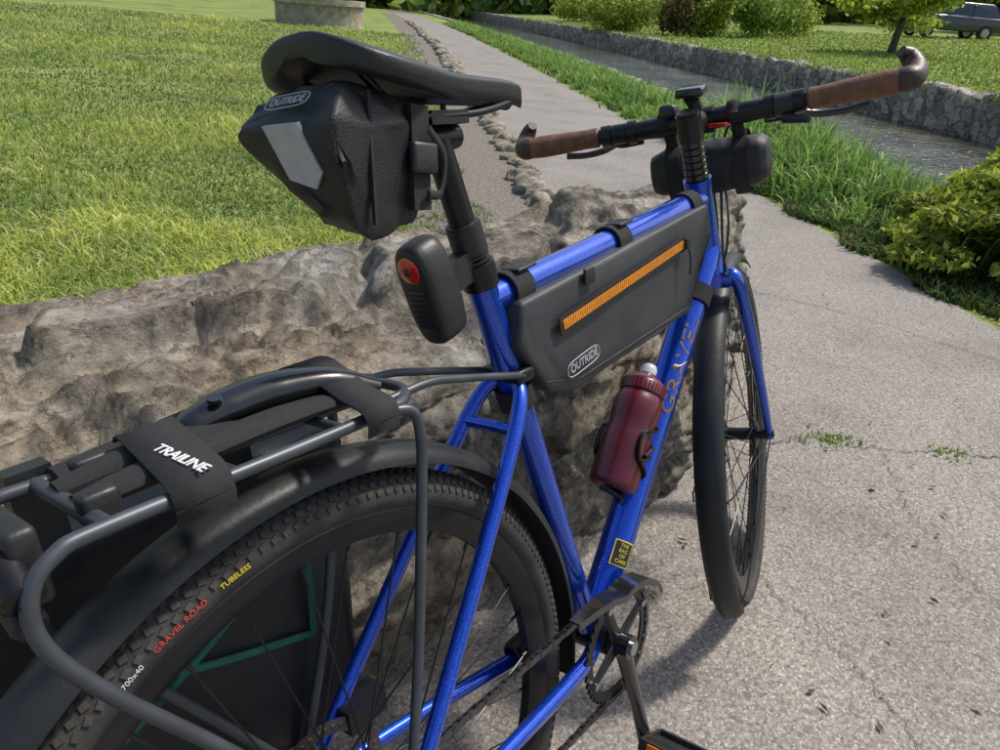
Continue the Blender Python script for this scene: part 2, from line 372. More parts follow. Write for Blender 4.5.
for i in range(9): gear(g,RH,.028+.0031*i,.012,14+2*i,-.05+.003*i,.0018,.003)
P('cassette',g,dsteel)
g=G();g.add(*box((.005,-.062,.30),(.03,.02,.06)));gear(g,(.02,0,.285),.022,.004,11,-.043);gear(g,(.03,0,.222),.022,.004,11,-.043);g.add(*box((.026,-.05,.25),(.018,.003,.09)));g.add(*box((.026,-.037,.25),(.018,.003,.09)))
g.add(*box((.07,.055,.405),(.05,.028,.03)));P('derailleur_and_caliper',g,blackm)
g=G();g.add(*box((.335,.052,.302),(.034,.018,.02)));g.add(*revolve([(.012,-.01),(.0145,-.008),(.0145,.008),(.012,.01)],(.32,.045,.305),(1,0,0),20));P('speed_sensor',g,plast,auto=30)
# stickers
def ontube(A,d,nn,t,rad,tilt):
    A=Vector(A);d=Vector(d)
    def f(p):
        a=tilt+p.y/rad;return A+d*(t+p.x)+(nn*math.sin(a)-Vector((0,1,0))*math.cos(a))*(rad*1.0+p.z)
    return f
def patch(name,L,Wd,t,rad,tilt,mat,lift):
    V=[];F=[];f=ontube(BB,dtd,dtn,t,rad+lift,tilt)
    for i in range(5):
        for j in range(9): V.append(f(Vector(((i/4-.5)*L,(j/8-.5)*Wd,0))))
    for i in range(4):
        for j in range(8): a=i*9+j;F.append((a,a+1,a+10,a+9))
    mobj(name,V,F,mat,bike)
ST_=.118
patch('sticker_border',.038,.032,ST_,.0252,.6,yellow,.0010);patch('sticker_field',.034,.028,ST_,.0252,.6,plast,.0016)
f=ontube(BB,dtd,dtn,ST_,.0272,.6)
text('sticker_print','THE\nBAG\nOF\nCARE',.0078,lambda p:f(Vector((p.y,-p.x,p.z*.2))),yellow,bike,.0001)
f2=ontube(BB,dtd,dtn,.425,.0258,.55)
text('frame_lettering','GRAVEL',.052,lambda p:f2(Vector((p.x*.9,p.y*.6,p.z*.2))),bronze,bike,.0002,.0006)
g=G();c=BC+Vector((-.055,0,.035));g.add(*tube([BC+Vector((0,.0,.015)),c],[.009,.012],12));g.tf(st);P('phone_mount_arm',g,plast)
cc=st(BC+Vector((-.05,0,.044)));rbox('bike_computer',cc,(.055,.042,.014),gloss,bike,.004,Matrix.Rotation(.25,3,'Z')@Matrix.Rotation(-.15,3,'Y'))
rbox('bike_bell',st(barp(.16)+Vector((-.004,0,.022))),(.03,.028,.022),plast,bike,.007)
rbox('red_switch',st(BC+Vector((-.025,-.035,-.012))),(.022,.03,.006),redl,bike,.002)
# ------------------------------------------------------------ rack
rack=empty('rear_rack',MB)
g=G()
for s in(-1,1):
    g.add(*tube([(.115,.035*s,.757),(.085,.048*s,.757),(-.02,.052*s,.760),(-.15,.056*s,.766),(-.180,.058*s,.764),(-.198,.060*s,.748),(-.199,.061*s,.715),(-.175,.063*s,.665),(-.117,.066*s,.571),(-.01,.076*s,.385)],.0052,12,True))
    g.add(*tube([(.07,.049*s,.757),(.098,.057*s,.752),(.103,.06*s,.73),(.095,.061*s,.68),(.06,.065*s,.53),(.012,.076*s,.385)],.005,12,True))
    g.add(*tube([(.10,.030*s,.757),(.15,.030*s,.757),(.20,.028*s,.745),(.30,.024*s,.717)],.0042,10,True))
    g.add(*tube([(.0,.0762*s,.39),(.0,.0762*s,.36)],.009,12))
g.add(*tube([(.115,-.035,.757),(.128,-.015,.757),(.128,.015,.757),(.115,.035,.757)],.005,12,True))
for x in(-.06,.03): g.add(*tube([(x,-.05,.76),(x,.05,.76)],.004,10))
g.add(*tube([(-.15,-.056,.766),(-.15,.056,.766)],.006,10));g.add(*tube([(.1,0,.755),(-.15,0,.764)],.004,10))
g.obj('frame',rackm,rack)
rbox('rail_clip',(-.143,-.030,.770),(.024,.016,.022),plast,rack,.004)
rbox('rail_clip_b',(-.118,.045,.768),(.026,.016,.020),plast,rack,.004)
rbox('seat_tube_clamp',(.303,0,.716),(.03,.056,.016),blackm,rack,.004)
rbox('light_bracket',(-.19,.0,.755),(.018,.09,.05),plast,rack,.005)
g=G()
for (y0,y1,z0,z1,r_) in((-.03,-.055,.76,.745,.012),(-.03,-.05,.735,.725,.010)):
    g.add(*tube([(-.2,y0,z0),(-.2,y1,z1),(-.2,y1-.002,z1-.001)],[r_,r_,r_*.8],20));g.add(*tube([(-.2,y1-.001,z1),(-.2,y1-.006,z1-.003)],r_*.45,6))
g.obj('bracket_bolts',blackm,rack,True,35)
bun=empty('luggage_strap',MB)
g=G();g.add(*tube([(-.062,.026,.772),(-.05,.025,.778),(-.02,.024,.783),(.02,.016,.786),(.065,.0,.782),(.10,-.018,.768)],[.006,.012,.015,.015,.012,.006],16,True,flat=1.35));g.obj('pouch',gloss,bun)
g=G();g.add(*tube([(-.14,.052,.768),(-.05,.052,.771),(.02,.046,.775),(.09,.033,.767),(.12,.012,.762)],[.007,.010,.011,.010,.006],14,True,flat=1.9));g.add(*tube([(-.15,.02,.770),(-.11,.018,.773),(-.06,.016,.774),(-.02,.016,.773)],[.006,.009,.009,.006],14,True,flat=1.8));g.obj('folded_webbing',strapm,bun)
g=G();g.add(*tube([(-.15,-.014,.769),(-.1,-.015,.772),(0,-.014,.773),(.08,-.02,.769)],[.006,.008,.008,.006],12,True,flat=2.2));g.obj('webbing_pad',strapm,bun)
def band(name,x0,x1,mat,lift=0,tw=0,prof=None):
    prof=prof or [(-.060,.744),(-.064,.756),(-.061,.7665),(-.052,.7725),(-.035,.776),(-.012,.780),(.012,.784),(.03,.786),(.04,.780)]
    prof=[(p.y,p.z) for p in catmull([Vector((0,a,b)) for a,b in prof],4)]
    V=[];F=[];n=len(prof)
    for x in(x0,x1):
        for y,z in prof: V.append((x+tw*y,y,z+lift))
    for x in(x0,x1):
        for y,z in prof: V.append((x+tw*y,y,z+lift-.002))
    for i in range(n-1): F+=[(i,i+1,n+i+1,n+i),(2*n+i,3*n+i,3*n+i+1,2*n+i+1),(i,2*n+i,2*n+i+1,i+1),(n+i,n+i+1,3*n+i+1,3*n+i)]
    return mobj(name,V,F,mat,bun)
band('hook_and_loop_strap',-.106,-.064,strapm,.003,.12);band('hook_and_loop_strap_b',.045,.080,strapm,.0,.0,[(-.062,.748),(-.064,.760),(-.058,.7700),(-.035,.776),(-.012,.785),(.015,.796),(.04,.794),(.062,.782),(.068,.762),(.06,.75)])
text('strap_print','TRAILINE',.0125,planar((-.0895,-.034,.7805),(.12,-.99,-.16),(1,.1,.02)),white,bun,.0004,.0002)
g=G();g.add(*revolve([(0,.0),(.006,0),(.006,.003),(0,.003)],(-.035,.012,.7955),(0,-.3,1),20,closed=False));g.obj('snap_button',gloss,bun)
# pannier
pan=empty('pannier_bag',MB)
hull('body',[(-.24,.088,.70),(.13,.088,.70),(.10,.088,.36),(-.18,.088,.36),(-.24,.17,.70),(.13,.17,.70),(.09,.165,.37),(-.17,.165,.37),(-.1,.19,.5),(.03,.19,.5)],fabk,pan,.018,3,sub=3,wr=.005)
g=G()
for a,b in (((-.19,.60),(.05,.50)),((-.19,.50),(.06,.62)),((.05,.50),(.06,.62)),((-.19,.5),(-.19,.6))):
    g.add(*tube([(a[0],.083,a[1]),((a[0]+b[0])/2,.079,(a[1]+b[1])/2-.006),(b[0],.083,b[1])],.004,8,True,flat=.6))
g.obj('elastic_cord',green,pan)
g=G();
for x in(-.15,.0): g.add(*box((x,.075,.73),(.03,.02,.09)))
g.obj('hooks',plast,pan)
# ------------------------------------------------------------ saddle bag
sb=empty('saddle_bag',MB)
hull('body',[(.088,-.042,1.016),(.088,.045,1.016),(.056,.062,.988),(.060,-.058,.985),(.066,.05,.965),(.078,.015,.932),(.078,-.045,.905),(.10,-.043,.893),(.12,.03,.905),(.160,-.03,.905),(.160,.03,.91),(.182,-.026,.94),(.182,.026,.94),(.182,-.028,1.0),(.182,.028,1.0),(.15,-.045,.98),(.15,.045,.98)],fabk,sb,.009,3,sub=4,wr=.0032)
rn=(Vector((.078,-.045,.905))-Vector((.060,-.058,.985))).cross(Vector((.056,.062,.988))-Vector((.060,-.058,.985))).normalized()
if rn.x>0: rn=-rn
xd=(Vector((.060,-.058,.985))-Vector((.056,.062,.988))).normalized();yd=rn.cross(xd);
if yd.z<0: yd=-yd
c0=Vector((.0585,-.006,.9875))
def rfp(a,b,l=.0035): return c0+xd*a+yd*b+rn*l
pp=((-.024,.002),(.018,.002),(.028,-.036),(.016,-.048),(-.012,-.040))
g=G();g.add([rfp(*p) for p in pp]+[rfp(*p,.0) for p in pp],[(0,1,2,3,4)]+[(i,(i+1)%5,5+(i+1)%5,5+i) for i in range(5)]);g.obj('reflective_patch',refl,sb,False)
t1=Vector((.088,-.042,1.016));t2=Vector((.088,.045,1.016));tn=(t2-t1).cross(Vector((.056,.062,.988))-t1).normalized()
if tn.z<0: tn=-tn
tc_=Vector((.0725,.002,1.0025))+tn*.0045
text('label','OUTRIDE',.0105,planar(tc_,(0,-1,0),(.7,0,.66)),grprint,sb,.0003,.0002)
fo=planar(tc_,(0,-1,0),(.7,0,.66));q=[]
for i in range(32):
    a=2*math.pi*i/32;q.append(fo(Vector((math.copysign(abs(math.cos(a))**.5,math.cos(a))*.027,math.copysign(abs(math.sin(a))**.6,math.sin(a))*.0072,0))))
g=G();g.add(*tube(q+[q[0]],.0006,6));g.obj('label_outline',grprint,sb)
g=G();g.add(*box((.160,-.041,.955),(.020,.008,.085),Matrix.Rotation(.12,3,'Y')));g.add(*box((.10,-.050,.958),(.003,.004,.10),Matrix.Rotation(.1,3,'Y')));g.obj('strap',strapm,sb,True,30)
rbox('buckle',(.160,-.0475,.955),(.030,.009,.026),plast,sb,.004,Matrix.Rotation(.12,3,'Y'));rbox('bracket',(.190,0,.988),(.022,.04,.026),plast,sb,.005)
g=G();g.add(*tube([(.165,-.052,.978),(.188,-.045,.955),(.184,-.04,.925),(.158,-.05,.925)],.004,8,True,flat=.5));g.obj('loop_strap',strapm,sb)
# ------------------------------------------------------------ rear light
rl=empty('rear_bike_light',MB)
Rl=Matrix.Rotation(-.28,3,'Y')
g=G();V=[];F=[];n=28;c0l=Vector((.198,0,.832))
ls=[(-.019,.70),(-.0175,.88),(-.013,.97),(-.004,1.0),(.008,1.0),(.016,.95),(.019,.82)]
for xx,k in ls:
    for i in range(n):
        a=2*math.pi*i/n;c,s=math.cos(a),math.sin(a);y=.0225*k*math.copysign(abs(c)**.7,c);z=.053*(1-(1-k)*.45)*math.copysign(abs(s)**.62,s);V.append(c0l+Rl@Vector((xx,y,z)))
for j in range(len(ls)-1):
    for i in range(n): a=j*n+i;b=j*n+(i+1)%n;F.append((a,b,b+n,a+n))
F.append(tuple(range(n)));F.append(tuple((len(ls)-1)*n+i for i in range(n)));mobj('housing',V,F,plast,rl,auto=60)
def disc(name,cz,r,mat,x=-.0195,cy=0):
    g=G();cen=c0l+Rl@Vector((x,cy,cz));g.add(*revolve([(0,.003),(r*.5,.0027),(r*.85,.0015),(r,0),(0,-.001)],cen,Rl@Vector((-1,0,0)),28,closed=False));g.obj(name,mat,rl)
disc('lens',.030,.0135,redl);disc('lens_centre',.030,.005,plast,-.0215);
g=G()
for i in range(8): g.add(*box(c0l+Rl@Vector((-.0187,0,.008-i*.0055)),(.0035,.022,.0028),Rl))
g.obj('ribbed_face',gloss,rl,True,30)
g=G();g.add(*box(c0l+Vector((.035,0,.01)),(.04,.02,.03),Rl));g.add(*tube([col+su*.028,col+su*.058],.0185,20));g.obj('mount',plast,rl,True,30)
# ------------------------------------------------------------ frame bag
fb=empty('frame_bag',MB)
poly=[(.302,.798),(.55,.823),(.795,.846),(.812,.802),(.725,.688),(.395,.668),(.345,.682),(.292,.752)]
pts=[(x,-.029,z) for x,z in poly]+[(x,.029,z) for x,z in poly]+[(.45,-.0325,.745),(.65,-.0325,.765),(.45,.0325,.745),(.65,.0325,.765)]
hull('body',pts,fabric,fb,.006,3,sub=5,wr=.0021)
zA=Vector((.366,-.0362,.758));zB=Vector((.690,-.0362,.800));zd=(zB-zA).normalized()
g=G();R=frame(zd,(0,1,0));g.add(*box((zA+zB)/2+Vector((0,.001,0)),((zB-zA).length+.012,.002,.022),R));g.obj('zip_surround',fabk,fb,False)
g=G();n=64
for i in range(n):
    c=zA.lerp(zB,(i+.5)/n);
    for s in(-1,1): g.add(*box(c+R@Vector((0,.0,s*.0025)),((zB-zA).length/n*.6,.0032,.0058),R@Matrix.Rotation(.3*s,3,'Y')))
g.add(*box((zA+zB)/2,((zB-zA).length,.0016,.0115),R));g.obj('zip_teeth',orange,fb,False)
g=G();g.add(*tube([zB+Vector((.004,-.004,0)),zB+Vector((.006,-.008,-.02)),zB+Vector((.003,-.008,-.045))],.003,8,True,flat=.6));g.add(*box(zB+Vector((.003,-.004,0)),(.012,.006,.014)));g.obj('zip_puller',plast,fb)
g=G();zz=[(.33,.70),(.40,.683),(.715,.701),(.795,.80)]
g.add(*tube([(x,-.0325,z) for x,z in zz],.0011,6));g.obj('seam',fabk,fb)
text('label','OUTRIDE',.0145,planar((.405,-.0372,.705),(1,0,.13),(-.13,0,1)),grprint,fb,.0003,.0003)
g=G();cl3=planar((.405,-.0368,.7045),(1,0,.13),(-.13,0,1));q=[]
for i in range(32):
    a=2*math.pi*i/32;q.append(cl3(Vector((math.copysign(abs(math.cos(a))**.5,math.cos(a))*.036,math.copysign(abs(math.sin(a))**.6,math.sin(a))*.0098,0))))
g.add(*tube(q+[q[0]],.0007,6));g.obj('label_outline',grprint,fb)
def loop(name,A,d,t,rad,w,par,mat):
    c=Vector(A)+d*t;V=[];F=[];n=20;nn=Vector((-d.z,0,d.x))
    for k,(dt,rr) in enumerate(((-w/2,rad),(-w/2,rad+.003),(w/2,rad+.003),(w/2,rad))):
        for i in range(n): a=2*math.pi*i/n;V.append(c+d*dt+(nn*math.cos(a)+Vector((0,1,0))*math.sin(a))*rr)
    for k in range(4):
        l=(k+1)%4
        for i in range(n): j=(i+1)%n;F.append((k*n+i,k*n+j,l*n+j,l*n+i))
    mobj(name,V,F,mat,par,auto=40)
ttA=BB+su*.548;ttd=(H0-ax*.035-ttA).normalized()
for i,t in enumerate((.045,.27,.50)): loop('top_strap_%d'%i,ttA,ttd,t,.0195,.032,fb,strapm)
loop('seat_strap',BB,su,.425,.0195,.026,fb,strapm);loop('down_strap',BB,dtd,.555,.0268,.03,fb,strapm)
for i,t in enumerate((.055,.28)):
    rbox('strap_tab_%d'%i,ttA+ttd*t+Vector((0,-.006,.0215)),(.034,.024,.004),plast,fb,.0015,frame(ttd,(0,1,0)))
rbox('side_tab',(.43,-.0345,.803),(.022,.004,.02),plast,fb,.0015)
# ------------------------------------------------------------ bar bag
hb=empty('handlebar_bag',MB)
c=Vector((.958,0,.895));n=30
ys=[-.100,-.096,-.086,-.066,-.03,.02,.06,.082,.096,.100];rs=[.024,.038,.046,.049,.050,.050,.049,.045,.036,.022]
V=[];F=[]
for y,r in zip(np.interp(np.linspace(0,9,37),range(10),ys),np.interp(np.linspace(0,9,37),range(10),rs)):
    for i in range(n):
        a=2*math.pi*i/n;ca,sa=math.cos(a),math.sin(a);ca=math.copysign(abs(ca)**.75,ca);sa=math.copysign(abs(sa)**.75,sa);k=1+.12*noise.noise(Vector((y*22,ca*1.5,sa*1.5)))+.05*noise.noise(Vector((y*60,ca*5,sa*3)));V.append(st(c+Vector((ca*r*k,y,sa*r*.88*k))))
m=37
for j in range(m-1):
    for i in range(n): a=j*n+i;b=j*n+(i+1)%n;F.append((a,b,b+n,a+n))
F.append(tuple(range(n)));F.append(tuple((m-1)*n+i for i in range(n)));mobj('body',V,F,fabk,hb,auto=60)
g=G()
for y in(-.055,.055):
    V,F=revolve([(.052,-.012),(.0545,-.012),(.0545,.012),(.052,.012)],c+Vector((0,y,0)),(0,1,0),32);g.add([st(v) for v in V],F)
    V,F=tube([c+Vector((-.03,y,.04)),barp(y/HWD)+Vector((0,0,.018)),barp(y/HWD)+Vector((-.018,0,0))],.004,8,True,flat=2.5);g.add([st(v) for v in V],F)
g.obj('straps',strapm,hb)
# ------------------------------------------------------------ bottle
bt=empty('water_bottle',MB)
prof=[(0,0),(.030,0),(.0345,.003),(.036,.010),(.036,.075),(.0345,.085),(.0335,.095),(.0345,.105),(.036,.115),(.0362,.132),(.034,.142),(.031,.148),(.031,.150)]
V,F=revolve(prof,b0,dtd,48,closed=False);mobj('body',V,F,maroon,bt,auto=60)
prof=[(.0312,.149),(.0335,.150),(.0335,.166),(.031,.169),(.022,.176),(.014,.181),(.0125,.183)];V,F=revolve(prof,b0,dtd,48,closed=False);mobj('lid',V,F,maroon,bt,auto=40)
g=G()
for i in range(36):
    a=2*math.pi*i/36;rr=.0335;w=dtd.cross(dtn);g.add(*tube([b0+dtd*.152+(dtn*math.cos(a)+w*math.sin(a))*rr,b0+dtd*.165+(dtn*math.cos(a)+w*math.sin(a))*rr],.001,5))
g.obj('lid_ribs',maroon,bt)
V,F=revolve([(.0125,.180),(.013,.190),(.010,.197),(.006,.199),(0,.199)],b0,dtd,28,closed=False);mobj('nozzle',V,F,clearp,bt,auto=60)
# ============================================================ SETTING
R2=math.sqrt(2)
def shift(s):
    if s<8: return 0.
    if s<45: return -.0009*(s-8)**2
    return -.0009*37**2-.0666*(s-45)
def sn2xy(s,n): return ((s+n)/R2,(s-n)/R2)
def xy2sn(x,y): return ((x+y)/R2,(x-y)/R2)
def base(x): return -.038*min(max(x,-1.5),1.4)
WL=-.34
def gh(s,q):
    x,y=sn2xy(s,q+shift(s));b=base(x)
    if q<-.2: return b+.022*min(-q-.2,60)
    if q<=4.0: return b
    if q<4.2: return b-(q-4.0)/.2*1.0
    if q<=8.9: return -1.05
    if q<9.15: return -1.05+(q-8.9)/.25*1.3
    return .25+.043*min(q-9.15,45)
def nl(s): return min(s-1.0,.92)
def grid(name,S,Q,zf,mat,qf=None):
    V=[];F=[]
    for s in S:
        for q in Q:
            qq=qf(s,q) if qf else q;x,y=sn2xy(s,qq+shift(s));V.append((x,y,zf(s,qq)))
    m=len(Q)
    for i in range(len(S)-1):
        for j in range(m-1): a=i*m+j;F.append((a,a+1,a+m+1,a+m))
    return mobj(name,V,F,mat,auto=None)
S=[-60,-30,-15,-8]+[i*.4-6 for i in range(60)]+[18+i*2 for i in range(30)]+[80,100,130,170,230,320]
Q=[-200,-100,-60,-40,-28,-20,-14,-10,-7,-5,-4,-3,-2.5,-2,-1.5,-1,-.6,-.2,.2,.6,.95,1.2,1.6,2.0,2.45,2.6,3,3.5,4.0,4.2,5.5,7.5,8.9,9.15,9.6,10.5,12,14,17,20,24,28,34,42,54,70,100,160,260]
def tex_coord(nt): return N(nt,'ShaderNodeTexCoord').outputs['Object']
m,nt,b=newmat('lawn_ground');L=nt.links;tc=tex_coord(nt)
n1=N(nt,'ShaderNodeTexNoise',i_Scale=.8,i_Detail=6.0);n2=N(nt,'ShaderNodeTexNoise',i_Scale=30.0,i_Detail=5.0);L.new(tc,n1.inputs[0]);L.new(tc,n2.inputs[0])
r1=ramp(nt,[(.25,(.10,.14,.035)),(.5,(.22,.29,.06)),(.75,(.34,.37,.11))]);r2=ramp(nt,[(.3,(.4,.38,.35)),(.7,(1.3,1.3,1.2))]);L.new(n1.outputs[0],r1.inputs[0]);L.new(n2.outputs[0],r2.inputs[0])
mx=N(nt,'ShaderNodeMix',data_type='RGBA',blend_type='MULTIPLY');mx.inputs[0].default_value=1;L.new(r1.outputs[0],mx.inputs[6]);L.new(r2.outputs[0],mx.inputs[7]);L.new(mx.outputs[2],b.inputs['Base Color']);b.inputs['Roughness'].default_value=.9
bp_=N(nt,'ShaderNodeBump',i_Strength=.8,i_Distance=.05);L.new(n2.outputs[0],bp_.inputs['Height']);L.new(bp_.outputs[0],b.inputs['Normal']);lawnm=m
grid('ground',S,Q,lambda s,q:gh(s,q)-(.05 if nl(s)+.08<q<2.45 else 0),lawnm)
# pavement
m,nt,b=newmat('asphalt_aggregate');L=nt.links;tc=tex_coord(nt)
v1=N(nt,'ShaderNodeTexVoronoi',i_Scale=260.0);v2=N(nt,'ShaderNodeTexVoronoi',i_Scale=120.0);n1=N(nt,'ShaderNodeTexNoise',i_Scale=1.6,i_Detail=9.0,i_Roughness=.62);n3=N(nt,'ShaderNodeTexNoise',i_Scale=90.,i_Detail=4.0)
for q in(v1,v2,n1,n3): L.new(tc,q.inputs['Vector'])
sp=N(nt,'ShaderNodeSeparateColor');L.new(v1.outputs['Color'],sp.inputs[0])
r1=ramp(nt,[(0,(.155,.142,.13)),(.3,(.22,.202,.183)),(.6,(.28,.256,.232)),(.88,(.33,.30,.27)),(1,(.48,.445,.41))]);L.new(sp.outputs[0],r1.inputs[0])
r2=ramp(nt,[(.3,(.70,.69,.68)),(.5,(.95,.95,.94)),(.72,(1.1,1.08,1.05))]);L.new(n1.outputs[0],r2.inputs[0])
mx=N(nt,'ShaderNodeMix',data_type='RGBA',blend_type='MULTIPLY');mx.inputs[0].default_value=1;L.new(r1.outputs[0],mx.inputs[6]);L.new(r2.outputs[0],mx.inputs[7])
r3=ramp(nt,[(.0,(1,1,1)),(.5,(1,1,1)),(.8,(.65,.63,.61))]);L.new(v2.outputs['Distance'],r3.inputs[0])
mx2=N(nt,'ShaderNodeMix',data_type='RGBA',blend_type='MULTIPLY');mx2.inputs[0].default_value=1;L.new(mx.outputs[2],mx2.inputs[6]);L.new(r3.outputs[0],mx2.inputs[7]);L.new(mx2.outputs[2],b.inputs['Base Color']);b.inputs['Roughness'].default_value=.85
ad=N(nt,'ShaderNodeMath',operation='ADD');L.new(v1.outputs['Distance'],ad.inputs[0]);L.new(n3.outputs[0],ad.inputs[1])
bp_=N(nt,'ShaderNodeBump',i_Strength=.35,i_Distance=.0022,invert=True);L.new(ad.outputs[0],bp_.inputs['Height']);L.new(bp_.outputs[0],b.inputs['Normal']);pav=m
SP=[i*.12-7 for i in range(150)]+[11+i*1.0 for i in range(30)]+[41+i*6 for i in range(30)]
grid('footpath',SP,[i/24 for i in range(25)],lambda s,q:gh(s,q)+.004+.0025*noise.noise(Vector((s*1.3,q*1.3,0))),pav,lambda s,t:(nl(s)+.05*noise.noise(Vector((s*2,0,3)))*(1 if s>2 else 0))*(1-t)+(2.55+.06*noise.noise(Vector((s*1.5,5,3))))*t)
dirt=pm('dirt_gravel',(.16,.138,.112),.95,0,0,.5,40,.8,120)
grid('dirt_strip',[1.6+i*.2 for i in range(82)]+[18+i*2 for i in range(20)],[.0,.2,.5,.8,.9],lambda s,q:gh(s,q)+.005,dirt,lambda s,q:q+(.1*noise.noise(Vector((s*1.2,0,1))) if q<.1 else 0))
# cracks
g=G()
def crack(pts,w,amp):
    P0=catmull([Vector((a,b_,0)) for a,b_ in pts],26);V=[];F=[]
    for i,p in enumerate(P0):
        d=(P0[min(i+1,len(P0)-1)]-P0[max(i-1,0)]).normalized();nn=Vector((-d.y,d.x,0));o=amp*noise.noise(Vector((i*.37,w*999,0)))+amp*.5*noise.noise(Vector((i*1.1,w*99,0)))
        ww=w*(.3+1.2*abs(noise.noise(Vector((i*.5,3,0)))))
        c=p+nn*o
        for k in(-1,1):
            q=c+nn*ww*k;V.append((q.x,q.y,base(q.x)+.0085))
    for i in range(len(P0)-1): F.append((2*i,2*i+1,2*i+3,2*i+2))
    g.add(V,F)
crack([(1.35,.26),(1.75,.12),(1.9,-.1),(2.1,-.39),(2.3,-.8)],.0035,.03)
crack([(1.9,-.1),(1.6,-.25),(1.35,-.5),(1.15,-.9)],.002,.03)
crack([(1.2,.2),(1.05,-.1),(.95,-.28),(.75,-.5)],.0022,.025)
crack([(2.9,.9),(3.0,.3),(2.95,-.3)],.003,.03)
g.obj('pavement_crack',pm('crack_dirt',(.06,.052,.042),.95),None,False)
# rock material
def rockmat(name,scale,cols,cr=.5,pt=(.42,(.33,.31,.28))):
    m,nt,b=newmat(name);L=nt.links;tc=tex_coord(nt)
    n1=N(nt,'ShaderNodeTexNoise',i_Scale=6.0*scale,i_Detail=10.0,i_Roughness=.72,i_Distortion=.4);n2=N(nt,'ShaderNodeTexNoise',i_Scale=38.*scale,i_Detail=9.0,i_Roughness=.75);n3=N(nt,'ShaderNodeTexVoronoi',i_Scale=6.*scale,feature='DISTANCE_TO_EDGE');n4=N(nt,'ShaderNodeTexNoise',i_Scale=2.3*scale,i_Detail=6.);n5=N(nt,'ShaderNodeTexVoronoi',i_Scale=55.*scale)
    nw=N(nt,'ShaderNodeTexNoise',i_Scale=5.*scale,i_Detail=8.0,i_Roughness=.65);L.new(tc,nw.inputs['Vector'])
    vm=N(nt,'ShaderNodeVectorMath',operation='MULTIPLY_ADD');vm.inputs[1].default_value=(.55/scale,)*3;L.new(nw.outputs['Color'],vm.inputs[0]);L.new(tc,vm.inputs[2]);L.new(vm.outputs[0],n3.inputs['Vector'])
    for q in(n1,n2,n4,n5): L.new(tc,q.inputs['Vector'])
    r1=ramp(nt,[(.33,cols[0]),(.45,cols[1]),(.54,cols[2]),(.66,cols[3])]);L.new(n1.outputs[0],r1.inputs[0])
    r2=ramp(nt,[(.34,(.5,.49,.47)),(.5,(.97,.97,.96)),(.66,(1.28,1.27,1.25))]);L.new(n2.outputs[0],r2.inputs[0])
    mx=N(nt,'ShaderNodeMix',data_type='RGBA',blend_type='MULTIPLY');mx.inputs[0].default_value=1;L.new(r1.outputs[0],mx.inputs[6]);L.new(r2.outputs[0],mx.inputs[7])
    r3=ramp(nt,[(0,(.25,.235,.21)),(.015,(.7,.69,.67)),(.04,(1,1,1))]);L.new(n3.outputs['Distance'],r3.inputs[0])
    mx2=N(nt,'ShaderNodeMix',data_type='RGBA',blend_type='MULTIPLY');mx2.inputs[0].default_value=cr;L.new(mx.outputs[2],mx2.inputs[6]);L.new(r3.outputs[0],mx2.inputs[7])
    r5=ramp(nt,[(.35,(.88,.90,.93)),(.5,(1,.98,.945)),(.65,(1.13,.99,.84))]);L.new(n4.outputs[0],r5.inputs[0])
    mx4=N(nt,'ShaderNodeMix',data_type='RGBA',blend_type='MULTIPLY');mx4.inputs[0].default_value=1;L.new(mx2.outputs[2],mx4.inputs[6]);L.new(r5.outputs[0],mx4.inputs[7])
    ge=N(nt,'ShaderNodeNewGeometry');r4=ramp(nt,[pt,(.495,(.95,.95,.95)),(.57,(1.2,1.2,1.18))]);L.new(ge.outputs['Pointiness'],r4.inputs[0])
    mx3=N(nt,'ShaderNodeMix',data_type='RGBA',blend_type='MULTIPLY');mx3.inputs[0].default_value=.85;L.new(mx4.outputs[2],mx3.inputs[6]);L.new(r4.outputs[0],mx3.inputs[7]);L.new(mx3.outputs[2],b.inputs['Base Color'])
    b.inputs['Roughness'].default_value=.92;b.inputs['Specular IOR Level'].default_value=.25
    rr=N(nt,'ShaderNodeMapRange');rr.inputs[1].default_value=0;rr.inputs[2].default_value=.03;L.new(n3.outputs['Distance'],rr.inputs[0])
    a1=N(nt,'ShaderNodeMath',operation='MULTIPLY_ADD');a1.inputs[1].default_value=.3*cr;L.new(rr.outputs[0],a1.inputs[0]);L.new(n2.outputs[0],a1.inputs[2])
    pr=N(nt,'ShaderNodeMapRange');pr.inputs[1].default_value=0;pr.inputs[2].default_value=.3;L.new(n5.outputs['Distance'],pr.inputs[0])
    a2=N(nt,'ShaderNodeMath',operation='MULTIPLY_ADD');a2.inputs[1].default_value=.15;L.new(pr.outputs[0],a2.inputs[0]);L.new(a1.outputs[0],a2.inputs[2])
    bp_=N(nt,'ShaderNodeBump',i_Strength=.9,i_Distance=.018/scale);L.new(a2.outputs[0],bp_.inputs['Height']);L.new(bp_.outputs[0],b.inputs['Normal'])
    return m
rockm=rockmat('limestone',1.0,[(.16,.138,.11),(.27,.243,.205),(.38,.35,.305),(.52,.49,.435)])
def interp(x,xs,ys): return float(np.interp(x,xs,ys))
NX,NV=600,270;x0,x1=-1.7,2.26
Vb=np.zeros((NX,NV,3))
